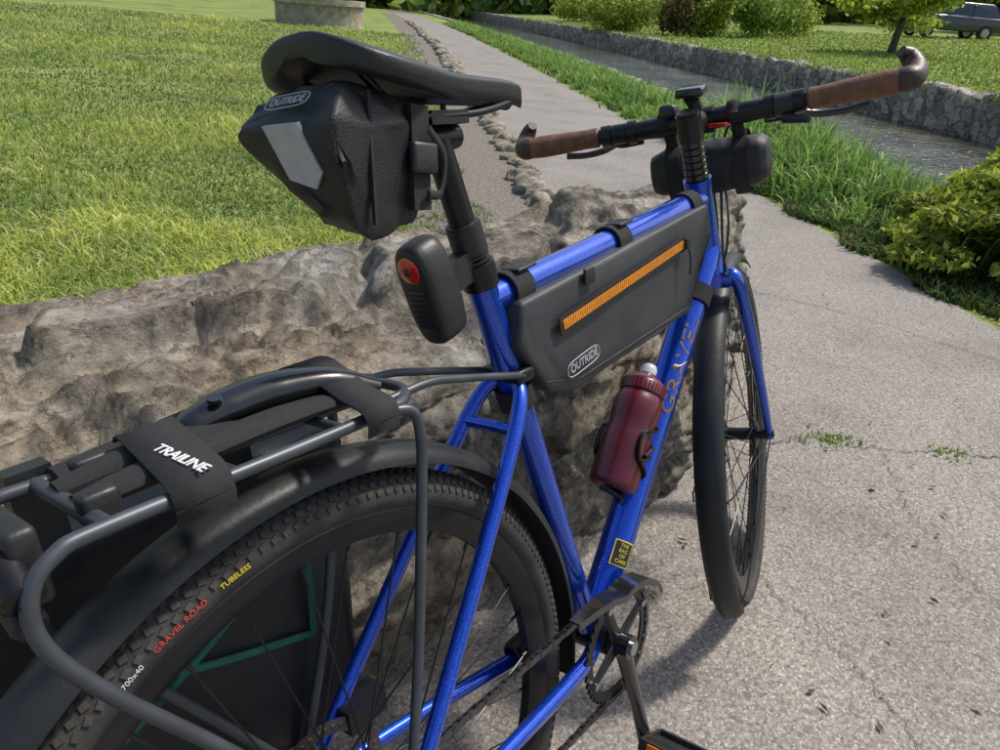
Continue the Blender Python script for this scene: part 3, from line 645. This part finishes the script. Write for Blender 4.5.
for i in range(NX):
    x=x0+(x1-x0)*i/(NX-1)
    yf=interp(x,[-1.7,.15,.45,1.0,1.35,1.75,2.2],[.41,.41,.34,.31,.31,.39,.48]);yb=interp(x,[-1.7,0,1,2.2],[1.18,1.12,.98,.82])
    e=min(1,max(0,(x1-x)/.28));k=(1-(1-e)**3)**(1/3.);e2=min(1,max(0,(x-x0)/.3));k*=(1-(1-e2)**3)**(1/3.)
    h=.585+.04*noise.noise(Vector((x*1.3,0,7)))+.025*noise.noise(Vector((x*4,2,7)))
    pl_=[Vector((0,yf-.02,-.14)),Vector((0,yf-.01,.12)),Vector((0,yf+.02,h*.7)),Vector((0,yf+.06,h*.91)),Vector((0,yf+.2,h*.97)),Vector((0,(yf+yb)/2,h*1.0)),Vector((0,yb-.12,h*1.0)),Vector((0,yb-.02,h*.87)),Vector((0,yb+.03,h*.4)),Vector((0,yb+.05,-.14))]
    c=catmull(pl_,10);L_=[0]
    for a,b_ in zip(c[:-1],c[1:]): L_.append(L_[-1]+(b_-a).length)
    t=np.linspace(0,L_[-1],NV);ys=np.interp(t,L_,[p.y for p in c]);zs=np.interp(t,L_,[p.z for p in c]);ym=(yf+yb)/2
    Vb[i,:,0]=x;Vb[i,:,1]=ym+(ys-ym)*(.35+.65*k);Vb[i,:,2]=np.where(zs>0,zs*(.25+.75*k),zs)
dx=np.gradient(Vb,axis=0);dv=np.gradient(Vb,axis=1);Nn=np.cross(dx,dv);Nn/=np.linalg.norm(Nn,axis=2,keepdims=True)+1e-9
if Nn[NX//2,NV//2,2]<0: Nn=-Nn
D=np.zeros((NX,NV));O1=Vector((9,0,0));O2=Vector((0,9,0))
def sst(t): t=max(0.,min(1.,t));return t*t*(3-2*t)
for i in range(NX):
    for j in range(NV):
        p=Vector(Vb[i,j]);w=Vector((noise.noise(p*2.3),noise.noise(p*2.3+O1),noise.noise(p*2.3+O2)))
        w2=Vector((noise.noise(p*11),noise.noise(p*11+O1),noise.noise(p*11+O2)))
        pa=Vector((p.x*2.0,p.y*2.9,p.z*4.2))+w*.5+w2*.12
        d,pt=noise.voronoi(pa);f=sst((d[1]-d[0])/.16)
        c0_=Vector(pt[0]);lvl=noise.cell(c0_*7.3);til=(pa-c0_).dot(Vector((noise.cell(c0_*3.1+O1)-.5,noise.cell(c0_*4.7+O2)-.5,noise.cell(c0_*5.9)-.5)))
        q=Vector((p.x*6,p.y*7.5,p.z*11))+w*1.2+w2*.3;d2,pt2=noise.voronoi(q);f2=sst((d2[1]-d2[0])/.18);mk=sst(noise.noise(p*1.9+O2)*2.2+.5);l2=noise.cell(Vector(pt2[0])*5.1)
        tv=(noise.fractal(Vector((p.x*1.7,p.y*2.0,p.z*3.2))+w2*.04,.85,2.1,4)+1.2)*4.0;fl=math.floor(tv);led=fl+sst((tv-fl-.3)/.3)
        rg=1-min(abs(noise.noise(Vector((p.x*1.9,p.y*2.5,p.z*6))+w*.5+w2*.08))*16,1)
        D[i,j]=.020*f+.030*lvl*f+.035*til*f+mk*(.010*f2+.012*l2*f2)+.008*(led-5)-.022*rg**1.5+.012*noise.fractal(p*6,.9,2.1,5)+.006*noise.fractal(p*30,.7,2.1,4)-.028
D=np.clip(D,-.07,.045)
Vb+=Nn*D[:,:,None]
V=Vb.reshape(-1,3);F=[(i*NV+j,i*NV+j+1,(i+1)*NV+j+1,(i+1)*NV+j) for i in range(NX-1) for j in range(NV-1)]
F.append(tuple(j for j in range(NV)));F.append(tuple((NX-1)*NV+j for j in range(NV)))
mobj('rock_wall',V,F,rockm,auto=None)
def stones(name,specs,mat):
    V=[];F=[]
    bm=bmesh.new();bmesh.ops.create_icosphere(bm,subdivisions=3,radius=1);sv=[v.co.copy() for v in bm.verts];sf=[tuple(v.index for v in f.verts) for f in bm.faces];bm.free()
    for (c,r,sd) in specs:
        rot=Matrix.Rotation(sd*1.7,3,'Z');n0=len(V)
        for v in sv:
            k=1+.45*noise.noise(v*1.3+Vector((sd*3.1,0,0)))+.2*noise.noise(v*4+Vector((sd,0,0)));w=rot@Vector((v.x*r[0]*k,v.y*r[1]*k,v.z*r[2]*k));V.append(Vector(c)+w)
        F+=[tuple(a+n0 for a in f) for f in sf]
    return mobj(name,V,F,mat)
sp_=[];s=2.9;i=0
while s<40:
    r=random.uniform(.06,.15)*(1 if s<10 else 1.4);q=.86+random.uniform(-.06,.05);x,y=sn2xy(s,q+shift(s));sp_.append(((x,y,gh(s,q)+.01),(r,r*random.uniform(.5,.8),r*random.uniform(.35,.7)),i*1.37));s+=r*random.uniform(1.2,2.2);i+=1
rock2=rockmat('border_stone',1.3,[(.12,.105,.085),(.22,.2,.165),(.31,.28,.24),(.4,.37,.33)])
stones('stone_border',sp_,rock2)
def creekwall(name,q0,th,zb,zt,s0,s1,seed,n=420):
    Sx=[s0+(s1-s0)*(i/n)**1.6 for i in range(n+1)];prof=[(0,zb),(0,zb+(zt-zb)*.2),(0,zb+(zt-zb)*.4),(0,zb+(zt-zb)*.6),(0,zb+(zt-zb)*.8),(.03,zt),(th*.35,zt+.02),(th*.7,zt+.02),(th,zt-.02),(th,zt-.4)]
    V=[];F=[];m=len(prof)
    for s in Sx:
        for dq,z in prof:
            q=q0+dq;x,y=sn2xy(s,q+shift(s));p=Vector((x,y,z));d,_=noise.voronoi(p*3.2+Vector((seed,0,0)));f=min((d[1]-d[0])/.3,1)
            o=.09*f+.05*noise.noise(p*2)-.05;nd=-1 if dq<th*.5 else 1;x+=o*nd/R2;y-=o*nd/R2;V.append((x,y,z+(.07*f+.05*noise.noise(p*1.5) if z>zt-.1 else 0)))
    for i in range(n):
        for j in range(m-1): a=i*m+j;F.append((a,a+1,a+m+1,a+m))
    return mobj(name,V,F,rockw)
m,nt,b=newmat('rubble_stone');L=nt.links;tc=tex_coord(nt)
v1=N(nt,'ShaderNodeTexVoronoi',i_Scale=4.6);v2=N(nt,'ShaderNodeTexVoronoi',i_Scale=4.6,feature='DISTANCE_TO_EDGE');n1=N(nt,'ShaderNodeTexNoise',i_Scale=14.,i_Detail=9.0,i_Roughness=.7)
nw=N(nt,'ShaderNodeTexNoise',i_Scale=6.,i_Detail=5.0);L.new(tc,nw.inputs['Vector']);vm=N(nt,'ShaderNodeVectorMath',operation='MULTIPLY_ADD');vm.inputs[1].default_value=(.25,)*3;L.new(nw.outputs['Color'],vm.inputs[0]);L.new(tc,vm.inputs[2])
for q in(v1,v2): L.new(vm.outputs[0],q.inputs['Vector'])
L.new(tc,n1.inputs['Vector'])
sp=N(nt,'ShaderNodeSeparateColor');L.new(v1.outputs['Color'],sp.inputs[0]);r1=ramp(nt,[(0,(.2,.175,.14)),(.5,(.33,.295,.245)),(1,(.48,.44,.38))]);L.new(sp.outputs[0],r1.inputs[0])
r2=ramp(nt,[(0,(.25,.24,.22)),(.04,(.65,.65,.63)),(.1,(1,1,1))]);L.new(v2.outputs[0],r2.inputs[0]);r3=ramp(nt,[(.3,(.45,.45,.45)),(.7,(1.4,1.4,1.4))]);L.new(n1.outputs[0],r3.inputs[0])
mx=N(nt,'ShaderNodeMix',data_type='RGBA',blend_type='MULTIPLY');mx.inputs[0].default_value=1;L.new(r1.outputs[0],mx.inputs[6]);L.new(r2.outputs[0],mx.inputs[7])
mx2=N(nt,'ShaderNodeMix',data_type='RGBA',blend_type='MULTIPLY');mx2.inputs[0].default_value=1;L.new(mx.outputs[2],mx2.inputs[6]);L.new(r3.outputs[0],mx2.inputs[7]);L.new(mx2.outputs[2],b.inputs['Base Color']);b.inputs['Roughness'].default_value=.9
bp_=N(nt,'ShaderNodeBump',i_Strength=.8,i_Distance=.05);L.new(n1.outputs[0],bp_.inputs['Height']);L.new(bp_.outputs[0],b.inputs['Normal']);rockw=m
creekwall('stone_wall',8.85,.5,-1.0,.26,-6,110,3,700)
creekwall('stone_wall',4.15,-.4,-1.0,-.05,-6,110,8,500)
m,nt,b=newmat('creek_water');L=nt.links;tc=tex_coord(nt)
b.inputs['Roughness'].default_value=.05;b.inputs['Specular IOR Level'].default_value=.9
mp=N(nt,'ShaderNodeMapping');mp.inputs['Rotation'].default_value=(0,0,.785);mp.inputs['Scale'].default_value=(1,1.8,1);L.new(tc,mp.inputs[0])
n1=N(nt,'ShaderNodeTexNoise',i_Scale=6.,i_Detail=4.0,i_Roughness=.5,i_Distortion=1.0);L.new(mp.outputs[0],n1.inputs['Vector']);bp_=N(nt,'ShaderNodeBump',i_Strength=.8,i_Distance=.05);L.new(n1.outputs[0],bp_.inputs['Height']);L.new(bp_.outputs[0],b.inputs['Normal'])
n2=N(nt,'ShaderNodeTexNoise',i_Scale=1.1,i_Detail=7.0,i_Roughness=.7);L.new(tc,n2.inputs['Vector'])
r1=ramp(nt,[(.38,(.018,.020,.010)),(.5,(.05,.05,.025)),(.62,(.13,.125,.075)),(.75,(.07,.10,.03))]);L.new(n2.outputs[0],r1.inputs[0]);L.new(r1.outputs[0],b.inputs['Base Color'])
grid('creek_water',S,[4.05,5,6,7,8,9.0],lambda s,q:WL,m)
# ---- foliage
def leafmat(name,rough=.6,tr=.35):
    m,nt,b=newmat(name);L=nt.links;a=N(nt,'ShaderNodeAttribute',attribute_name='Col');L.new(a.outputs['Color'],b.inputs['Base Color']);b.inputs['Roughness'].default_value=rough;b.inputs['Specular IOR Level'].default_value=.35
    t=N(nt,'ShaderNodeBsdfTranslucent');L.new(a.outputs['Color'],t.inputs[0]);ms=N(nt,'ShaderNodeMixShader');ms.inputs[0].default_value=tr
    L.new(b.outputs[0],ms.inputs[1]);L.new(t.outputs[0],ms.inputs[2]);L.new(ms.outputs[0],nt.nodes['Material Output'].inputs[0]);return m
leafm=leafmat('leaf')
def qmesh(name,V,Qd,C,mat,parent=None):
    me=bpy.data.meshes.new(name);nv=len(V);nq=len(Qd);me.vertices.add(nv);me.vertices.foreach_set('co',V.astype(np.float32).ravel());me.loops.add(nq*4);me.loops.foreach_set('vertex_index',Qd.astype(np.int32).ravel())
    me.polygons.add(nq);me.polygons.foreach_set('loop_start',np.arange(nq,dtype=np.int32)*4)
    try: me.polygons.foreach_set('loop_total',np.full(nq,4,dtype=np.int32))
    except Exception: pass
    me.update(calc_edges=True);me.validate()
    at=me.color_attributes.new('Col','FLOAT_COLOR','POINT');at.data.foreach_set('color',np.c_[np.clip(C,0,.8),np.ones(len(C))].astype(np.float32).ravel())
    me.materials.append(mat);o=link(bpy.data.objects.new(name,me))
    if parent: o.parent=parent
    return o
def blades(Pp,h,w,ang,bend,C,seg=3):
    n=len(Pp);d=np.c_[np.cos(ang),np.sin(ang),np.zeros(n)];fa=ang+rng.uniform(-1.2,1.2,n)+math.pi/2;sd=np.c_[np.cos(fa),np.sin(fa),np.zeros(n)];V=np.zeros((n,(seg+1)*2,3));CC=np.zeros((n,(seg+1)*2,3))
    for k in range(seg+1):
        t=k/seg;c=Pp+np.c_[np.zeros(n),np.zeros(n),h*t*(1-.45*bend*t*t)]+d*(bend*h*t*t*.8)[:,None];ww=(w*(1-t**1.6)+w*.04)[:,None]*.5
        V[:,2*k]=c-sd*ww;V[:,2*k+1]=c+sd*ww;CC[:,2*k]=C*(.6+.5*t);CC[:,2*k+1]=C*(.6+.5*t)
    m=(seg+1)*2;b=(np.arange(n)*m)[:,None];Qs=[np.c_[b+2*k,b+2*k+1,b+2*k+3,b+2*k+2] for k in range(seg)]
    return V.reshape(-1,3),np.concatenate(Qs),CC.reshape(-1,3)
def ghv(s,q): return np.array([gh(a,b) for a,b in zip(s,q)])
def shv(s): return np.array([shift(a) for a in s])
def mixcol(n,cols,wts):
    c=np.array(cols)[rng.choice(len(cols),n,p=wts)];return c*rng.uniform(.7,1.3,(n,1))
CAM=np.array([-.246,-.25])
n=200000;r=np.exp(rng.uniform(math.log(1.7),math.log(26),n));az=np.radians(rng.uniform(38,108,n));x=CAM[0]+r*np.cos(az);y=CAM[1]+r*np.sin(az);s=(x+y)/R2;q=(x-y)/R2-shv(s)
edge=.40+.14*np.sin(s*3.1)*np.sin(s*1.3)
k=(q<edge)&(y>1.15)&((s>2.3)|(q<s-1.1));x,y,s,q,r=x[k],y[k],s[k],q[k],r[k];n=len(x);pn=np.array([noise.noise(Vector((a*.45,b_*.45,0)))+.7*noise.noise(Vector((a*1.7,b_*1.7,5)))+.4*noise.noise(Vector((a*6,b_*6,2))) for a,b_ in zip(x,y)])
C=mixcol(n,[(.26,.37,.07),(.36,.44,.10),(.16,.26,.05),(.50,.45,.24)],[.38,.30,.20,.12]);C*=np.clip(1+.95*pn,.32,1.8)[:,None];C[:,0]*=1+.3*pn  # patchy tint: grass variation, plus dappled sun and shade put into the colour
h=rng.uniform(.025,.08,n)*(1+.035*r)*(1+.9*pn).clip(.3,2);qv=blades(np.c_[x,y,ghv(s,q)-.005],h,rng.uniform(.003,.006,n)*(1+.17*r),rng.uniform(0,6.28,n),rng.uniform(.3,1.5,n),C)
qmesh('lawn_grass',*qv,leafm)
n=50000;r=np.exp(rng.uniform(math.log(11),math.log(48),n));az=np.radians(rng.uniform(-14,42,n));x=CAM[0]+r*np.cos(az);y=CAM[1]+r*np.sin(az);s=(x+y)/R2;q=(x-y)/R2-shv(s);k=q>9.5;x,y,s,q,r=x[k],y[k],s[k],q[k],r[k];n=len(x)
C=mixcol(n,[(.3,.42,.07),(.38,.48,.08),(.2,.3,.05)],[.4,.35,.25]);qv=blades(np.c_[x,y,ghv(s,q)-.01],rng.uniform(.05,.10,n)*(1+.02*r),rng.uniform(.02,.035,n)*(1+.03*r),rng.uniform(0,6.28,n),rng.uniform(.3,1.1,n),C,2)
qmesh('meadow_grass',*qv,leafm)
n=9000;s=-3+55*rng.random(n)**1.3;q=9.15+rng.normal(0,.28,n);pn=np.array([noise.noise(Vector((a*.5,2,0))) for a in s]);k=(pn>-.15)&(q>8.75);s,q=s[k],q[k];n=len(s);x=(s+q+shv(s))/R2;y=(s-q-shv(s))/R2
qv=blades(np.c_[x,y,np.full(n,.24)+rng.normal(0,.03,n)],rng.uniform(.08,.26,n),rng.uniform(.02,.045,n),rng.uniform(0,6.28,n),rng.uniform(.4,1.6,n),mixcol(n,[(.2,.32,.06),(.3,.42,.08),(.13,.2,.04)],[.4,.3,.3]),3);qmesh('wall_plants',*qv,leafm)
# bank plants
Ps=[];hh=[];Cc=[]
for i in range(2300):
    s=2.9+37*rng.random()**1.7;q=rng.uniform(2.62,4.0)
    if s<4.2:
        if rng.random()<.8: continue
    nb=rng.integers(9,16);x,y=sn2xy(s,q+shift(s));z=gh(s,q)
    tall=(.12+.14*min(1,(q-2.6)/.5))*rng.uniform(.7,1.2)
    if 4.2<s<8.2: tall*=1.0+.95*math.sin((s-4.2)/4.0*math.pi)
    if q>3.5: tall*=.6
    c=np.array([(.19,.34,.07),(.27,.43,.09),(.13,.25,.05),(.35,.48,.13)][rng.integers(4)])
    for _ in range(nb): Ps.append((x+rng.normal(0,.05),y+rng.normal(0,.05),z-.01));hh.append(tall*rng.uniform(.65,1.15));Cc.append(c*rng.uniform(.7,1.3))
n=len(Ps);Ps=np.array(Ps);hh=np.array(hh);dist=np.hypot(Ps[:,0],Ps[:,1])
qv=blades(Ps,hh*1.25,rng.uniform(.012,.024,n)*(1+.03*dist),rng.uniform(0,6.28,n),rng.uniform(.15,1.1,n),np.array(Cc),4)
qmesh('iris_plants',*qv,leafm)
n=30000;s=rng.uniform(.5,5.5,n);q=2.5+1.6*rng.random(n)**1.2;x=(s+q)/R2;y=(s-q)/R2;k=q>2.56+.08*np.sin(s*9);x,y,s,q=x[k],y[k],s[k],q[k];n=len(x)
C=mixcol(n,[(.08,.15,.035),(.14,.23,.045),(.2,.15,.07),(.06,.1,.03)],[.35,.3,.15,.2]);qv=blades(np.c_[x,y,ghv(s,q)],rng.uniform(.02,.11,n),rng.uniform(.008,.022,n),rng.uniform(0,6.28,n),rng.uniform(.3,1.2,n),C,2)
qmesh('ground_cover',*qv,leafm)
tp=[]
for (a,b_,m_) in((1.84,.035,90),(1.88,-.02,40),(2.02,-.25,50),(2.06,-.3,30),(1.78,.08,25)):
    for _ in range(m_): tp.append((a+rng.normal(0,.022),b_+rng.normal(0,.022),base(a)+.004))
for _ in range(400):
    xx=rng.uniform(.9,2.1);tp.append((xx,np.interp(xx,[.9,1.35,1.75,2.1],[.28,.28,.34,.43])+abs(rng.normal(0,.012)),base(xx))) if rng.random()<.25 else None
tp=np.array(tp);n=len(tp);qv=blades(tp,rng.uniform(.008,.024,n),rng.uniform(.003,.006,n),rng.uniform(0,6.28,n),rng.uniform(.3,1.3,n),mixcol(n,[(.24,.38,.05),(.32,.42,.08)],[.5,.5]),2);qmesh('weeds',*qv,leafm)
def leaves(Pc,size,C,elong=1.6,flat=0.0):
    n=len(Pc);a=rng.normal(0,1,(n,3));a[:,2]*=(1-flat);a/=np.linalg.norm(a,axis=1,keepdims=True);b_=rng.normal(0,1,(n,3));b_[:,2]*=(1-flat);b_-=a*(a*b_).sum(1,keepdims=True);b_/=np.linalg.norm(b_,axis=1,keepdims=True)
    sz=(size*rng.uniform(.6,1.3,n))[:,None];V=np.stack([Pc-a*sz*elong*.5,Pc+b_*sz*.5,Pc+a*sz*elong*.5,Pc-b_*sz*.5],1).reshape(-1,3);Qd=np.arange(n*4).reshape(-1,4);return V,Qd,np.repeat(C,4,0)
pp_=[]
for _ in range(90):
    x=rng.uniform(.6,3.2);y=rng.uniform(-.8,1.2)
    if (x-y)/R2<2.4 and y<.25+.1*x-.1: pp_.append((x,y,base(x)+.012))
pp_=np.array(pp_);qv=leaves(pp_,.009,mixcol(len(pp_),[(.12,.07,.04),(.2,.14,.08),(.1,.1,.04)],[.4,.3,.3]),2.2,.93);qmesh('fallen_leaves',*qv,leafm)
def clumpcloud(blobs,n,cols,size,elong=1.6,shell=.6):
    w=np.array([b[1][0]*b[1][1]*b[1][2] for b in blobs])**.67;w/=w.sum();idx=rng.choice(len(blobs),n,p=w);c=np.array([b[0] for b in blobs])[idx];r=np.array([b[1] for b in blobs])[idx]
    d=rng.normal(0,1,(n,3));d/=np.linalg.norm(d,axis=1,keepdims=True);rad=rng.uniform(shell,1.08,n)[:,None]
    bump_=np.array([noise.noise(Vector(v*2.5)+Vector((i_*3.3,0,0))) for v,i_ in zip(d,idx)])[:,None];Pp=c+d*r*rad*(1+.35*bump_)
    tint=rng.uniform(.7,1.3,(len(blobs),1))[idx]
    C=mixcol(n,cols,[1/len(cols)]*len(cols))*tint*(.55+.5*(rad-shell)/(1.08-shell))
    return leaves(Pp,size,C,elong)
bl=[]
for i in range(100):
    a=rng.uniform(0,6.28);rr=rng.uniform(0,1)**.5;cx,cy=((4.20,-.08),(4.5,-.5),(4.75,.0))[i%3];x=cx+.46*rr*math.cos(a);y=cy+.42*rr*math.sin(a);bl.append(((x,y,-.05+.10+(.42*(1-rr*rr))*rng.uniform(.55,1.1)),(.14,.14,.055)))
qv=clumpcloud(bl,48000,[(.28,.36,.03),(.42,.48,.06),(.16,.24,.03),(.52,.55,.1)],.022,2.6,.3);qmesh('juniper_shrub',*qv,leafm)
def shrub(name,x,y,w,h,cols,n=5000,size=.1):
    s,q=xy2sn(x,y);z=gh(s,q-shift(s));bl=[((x+rng.uniform(-.5,.5)*w,y+rng.uniform(-.5,.5)*w,z+h*rng.uniform(.25,.75)),(w*.32,w*.32,h*.33)) for _ in range(12)];qv=clumpcloud(bl,n,cols,size,1.6,.5);return qmesh(name,*qv,leafm)
gc=[(.13,.23,.04),(.21,.33,.05),(.31,.42,.07)];yc=[(.33,.42,.05),(.44,.5,.07),(.22,.33,.045)];bc_=[(.22,.17,.07),(.28,.21,.08),(.17,.18,.045)]
shrub('garden_shrub',30.5,17.0,2.4,1.5,yc);shrub('garden_shrub',30.8,14.7,1.2,2.0,bc_);shrub('garden_shrub',31,13.2,1.3,2.1,yc);shrub('garden_shrub',33,12.2,2.2,1.8,gc);shrub('garden_shrub',37,12.6,2.5,2.0,yc);shrub('garden_shrub',33,19.5,2.5,1.6,gc);shrub('garden_shrub',42,24,3.5,1.7,gc);shrub('garden_shrub',44,28,3,1.6,yc)
barkm=pm('bark',(.09,.07,.05),.9,0,0,.4,8,.8,30)
def tree(name,x,y,h,tr,cw,n,lean=(0,0),size=.16,cols=gc,cb=.35):
    s,q=xy2sn(x,y);z=gh(s,q-shift(s));e=empty(name,Matrix.Translation((x,y,z)));g=G()
    top=Vector((lean[0]*h,lean[1]*h,h*.8));g.add(*tube([(0,0,-.1),(0,0,.15),top*.35+Vector((.01*h,0,0)),top*.7,top],[tr*1.5,tr,tr*.8,tr*.5,tr*.12],10,True));bl=[]
    for i in range(14):
        a=i*2.4+rng.uniform(-.4,.4);t=rng.uniform(cb,.95);b0_=top*t;L_=cw*rng.uniform(.4,1.0);e_=b0_+Vector((math.cos(a)*L_,math.sin(a)*L_,h*rng.uniform(.02,.16)));g.add(*tube([b0_,b0_.lerp(e_,.5)+Vector((0,0,-.03*h)),e_],[tr*.35,tr*.2,tr*.06],7,True))
        for f in(.6,1.0): c=b0_.lerp(e_,f)+Vector((rng.normal(0,.1)*cw,rng.normal(0,.1)*cw,0));bl.append((tuple(c),(cw*.32,cw*.32,h*.09)))
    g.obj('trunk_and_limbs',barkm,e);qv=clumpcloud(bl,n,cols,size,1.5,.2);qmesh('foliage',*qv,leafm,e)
tree('park_tree',26.3,5.2,3.6,.12,2.3,9000,(.05,-.03),.11,yc,.26)
tree('park_tree',52,24,9,.25,4,8000,(0,0),.3,gc,.2);tree('park_tree',60,5,10,.3,4.5,8000,(0,0),.3,yc,.2);tree('park_tree',50,-4,8,.22,3.6,7000,(0,0),.25,gc,.2)
bl=[]
for i in range(150):
    t=i/149;az=math.radians(-25+118*t);d=rng.uniform(72,95);x=d*math.cos(az);y=d*math.sin(az);s,q=xy2sn(x,y);z=gh(s,q-shift(s));hh_=rng.uniform(5,12)
    for k in range(3): bl.append(((x+rng.normal(0,2),y+rng.normal(0,2),z+hh_*(.15+.3*k)),(4.,4.,hh_*.28)))
qv=clumpcloud(bl,45000,[(.10,.19,.04),(.18,.28,.05),(.3,.4,.07)],.95,1.3,.5);qmesh('distant_trees',*qv,leafm)
# planter
stonep=rockmat('planter_stone',.8,[(.22,.2,.17),(.3,.28,.24),(.38,.36,.31),(.46,.43,.38)],.2)
px,py=17.0,21.2;s_,q_=xy2sn(px,py);pz=gh(s_,q_-shift(s_))
pe=empty('stone_planter',Matrix.Translation((px,py,pz)));g=G();pr=[(1.45,-.1),(1.45,.62),(1.53,.64),(1.53,.8),(1.2,.8),(1.2,.5),(1.15,-.1)];V,F=revolve(pr,(0,0,0),(0,0,1),40);V=[v*(1+.012*noise.noise(v*3)) for v in V];g.add(V,F);g.obj('ring_wall',stonep,pe)
g=G();V,F=revolve([(0,.62),(1.19,.6)],(0,0,0),(0,0,1),32,closed=False);g.add(V,F);g.obj('soil',dirt,pe)
n=1500;a=rng.uniform(0,6.28,n);rr=1.1*rng.random(n)**.5;qv=blades(np.c_[rr*np.cos(a),rr*np.sin(a),np.full(n,.6)],rng.uniform(.2,.5,n),rng.uniform(.03,.06,n),rng.uniform(0,6.28,n),rng.uniform(.2,1,n),mixcol(n,gc,[.3,.3,.4]),3);qmesh('plants',*qv,leafm,pe)
# cars
def car(x,y,z,yaw,colr):
    e=empty('parked_car',Matrix.Translation((x,y,z))@Matrix.Rotation(yaw,4,'Z'));paint=pm('car_paint',colr,.3,.4,1);glass=pm('car_glass',(.02,.025,.03),.08,0,1)
    low=[(-2.25,.35),(-2.3,.75),(-2.2,1.0),(-1.0,1.05),(1.0,1.05),(2.1,.9),(2.3,.65),(2.25,.35)];V=[];
    for yy in(-.9,.9): V+=[(a,yy,b_) for a,b_ in low]
    hull('body',V,paint,e,.08,3)
    hull('cabin',[(-2.1,s*.82,1.02) for s in(-1,1)]+[(-1.75,s*.68,1.55) for s in(-1,1)]+[(.3,s*.68,1.58) for s in(-1,1)]+[(1.1,s*.8,1.02) for s in(-1,1)],glass,e,.06,2)
    hull('roof',[(-1.75,s*.66,1.54) for s in(-1,1)]+[(.3,s*.66,1.57) for s in(-1,1)]+[(-1.6,s*.6,1.62) for s in(-1,1)]+[(.1,s*.6,1.64) for s in(-1,1)],paint,e,.02,2)
    for xx in(-.7,.35):
        for s in(-1,1): hull('pillar',[(xx-.04,s*.80,1.04),(xx+.04,s*.8,1.04),(xx-.04,s*.70,1.55),(xx+.04,s*.70,1.55),(xx-.04,s*.84,1.04),(xx+.04,s*.84,1.04),(xx-.04,s*.72,1.55),(xx+.04,s*.72,1.55)],paint,e,.005,1)
    g=G();g2=G()
    for xx in(-1.45,1.4):
        for s in(-1,1): g.add(*revolve([(.2,-.1),(.33,-.11),(.34,-.08),(.34,.08),(.33,.11),(.2,.1)],(xx,s*.84,.34),(0,1,0),28));g2.add(*revolve([(0,-.09),(.2,-.09),(.2,.09),(0,.09)],(xx,s*.84,.34),(0,1,0),20))
    g.obj('tyres',rubber,e);g2.obj('wheels',steel,e);rbox('headlamp',(2.22,-.65,.78),(.12,.35,.14),clearp,e,.03);rbox('tail_lamp',(-2.25,-.65,.85),(.08,.3,.2),redl,e,.03)
def gz(x,y): s,q=xy2sn(x,y);return gh(s,q-shift(s))
car(45,6.8,gz(45,6.8),2.2,(.05,.055,.065));car(56,19,gz(56,19),2.0,(.35,.36,.38))
# ------------------------------------------------------------ light, camera
w=bpy.data.worlds.new('World');scn.world=w;w.use_nodes=True;nt=w.node_tree;sk=nt.nodes.new('ShaderNodeTexSky');sk.sky_type='NISHITA';sk.sun_disc=False
saz=math.radians(-20);sel=math.radians(56);sk.sun_elevation=sel;sk.sun_rotation=math.pi/2-saz;sk.air_density=1.2;sk.dust_density=3
bg=nt.nodes['Background'];bg.inputs[1].default_value=.15;nt.links.new(sk.outputs[0],bg.inputs[0])
sd=Vector((math.cos(sel)*math.cos(saz),math.cos(sel)*math.sin(saz),math.sin(sel)))
l=bpy.data.lights.new('sun','SUN');l.energy=3.8;l.angle=math.radians(6);l.color=(1,.945,.865);lo=link(bpy.data.objects.new('sun',l));lo.rotation_euler=(-sd).to_track_quat('-Z','Y').to_euler()
cd=bpy.data.cameras.new('camera');cam=link(bpy.data.objects.new('camera',cd));cd.lens=25.433;cd.sensor_width=36;cd.clip_start=.02;cd.clip_end=1000
Rr=Vector((.6208,-.781,.0678)).normalized();Ff=Vector((.7127,.5262,-.4638)).normalized();Uu=Rr.cross(Ff).normalized();Rr=Ff.cross(Uu)
cam.matrix_world=Matrix(((Rr.x,Uu.x,-Ff.x,-.2458),(Rr.y,Uu.y,-Ff.y,-.2496),(Rr.z,Uu.z,-Ff.z,1.0518),(0,0,0,1)))
scn.camera=cam;scn.view_settings.view_transform='Standard';scn.view_settings.look='None';scn.view_settings.exposure=0
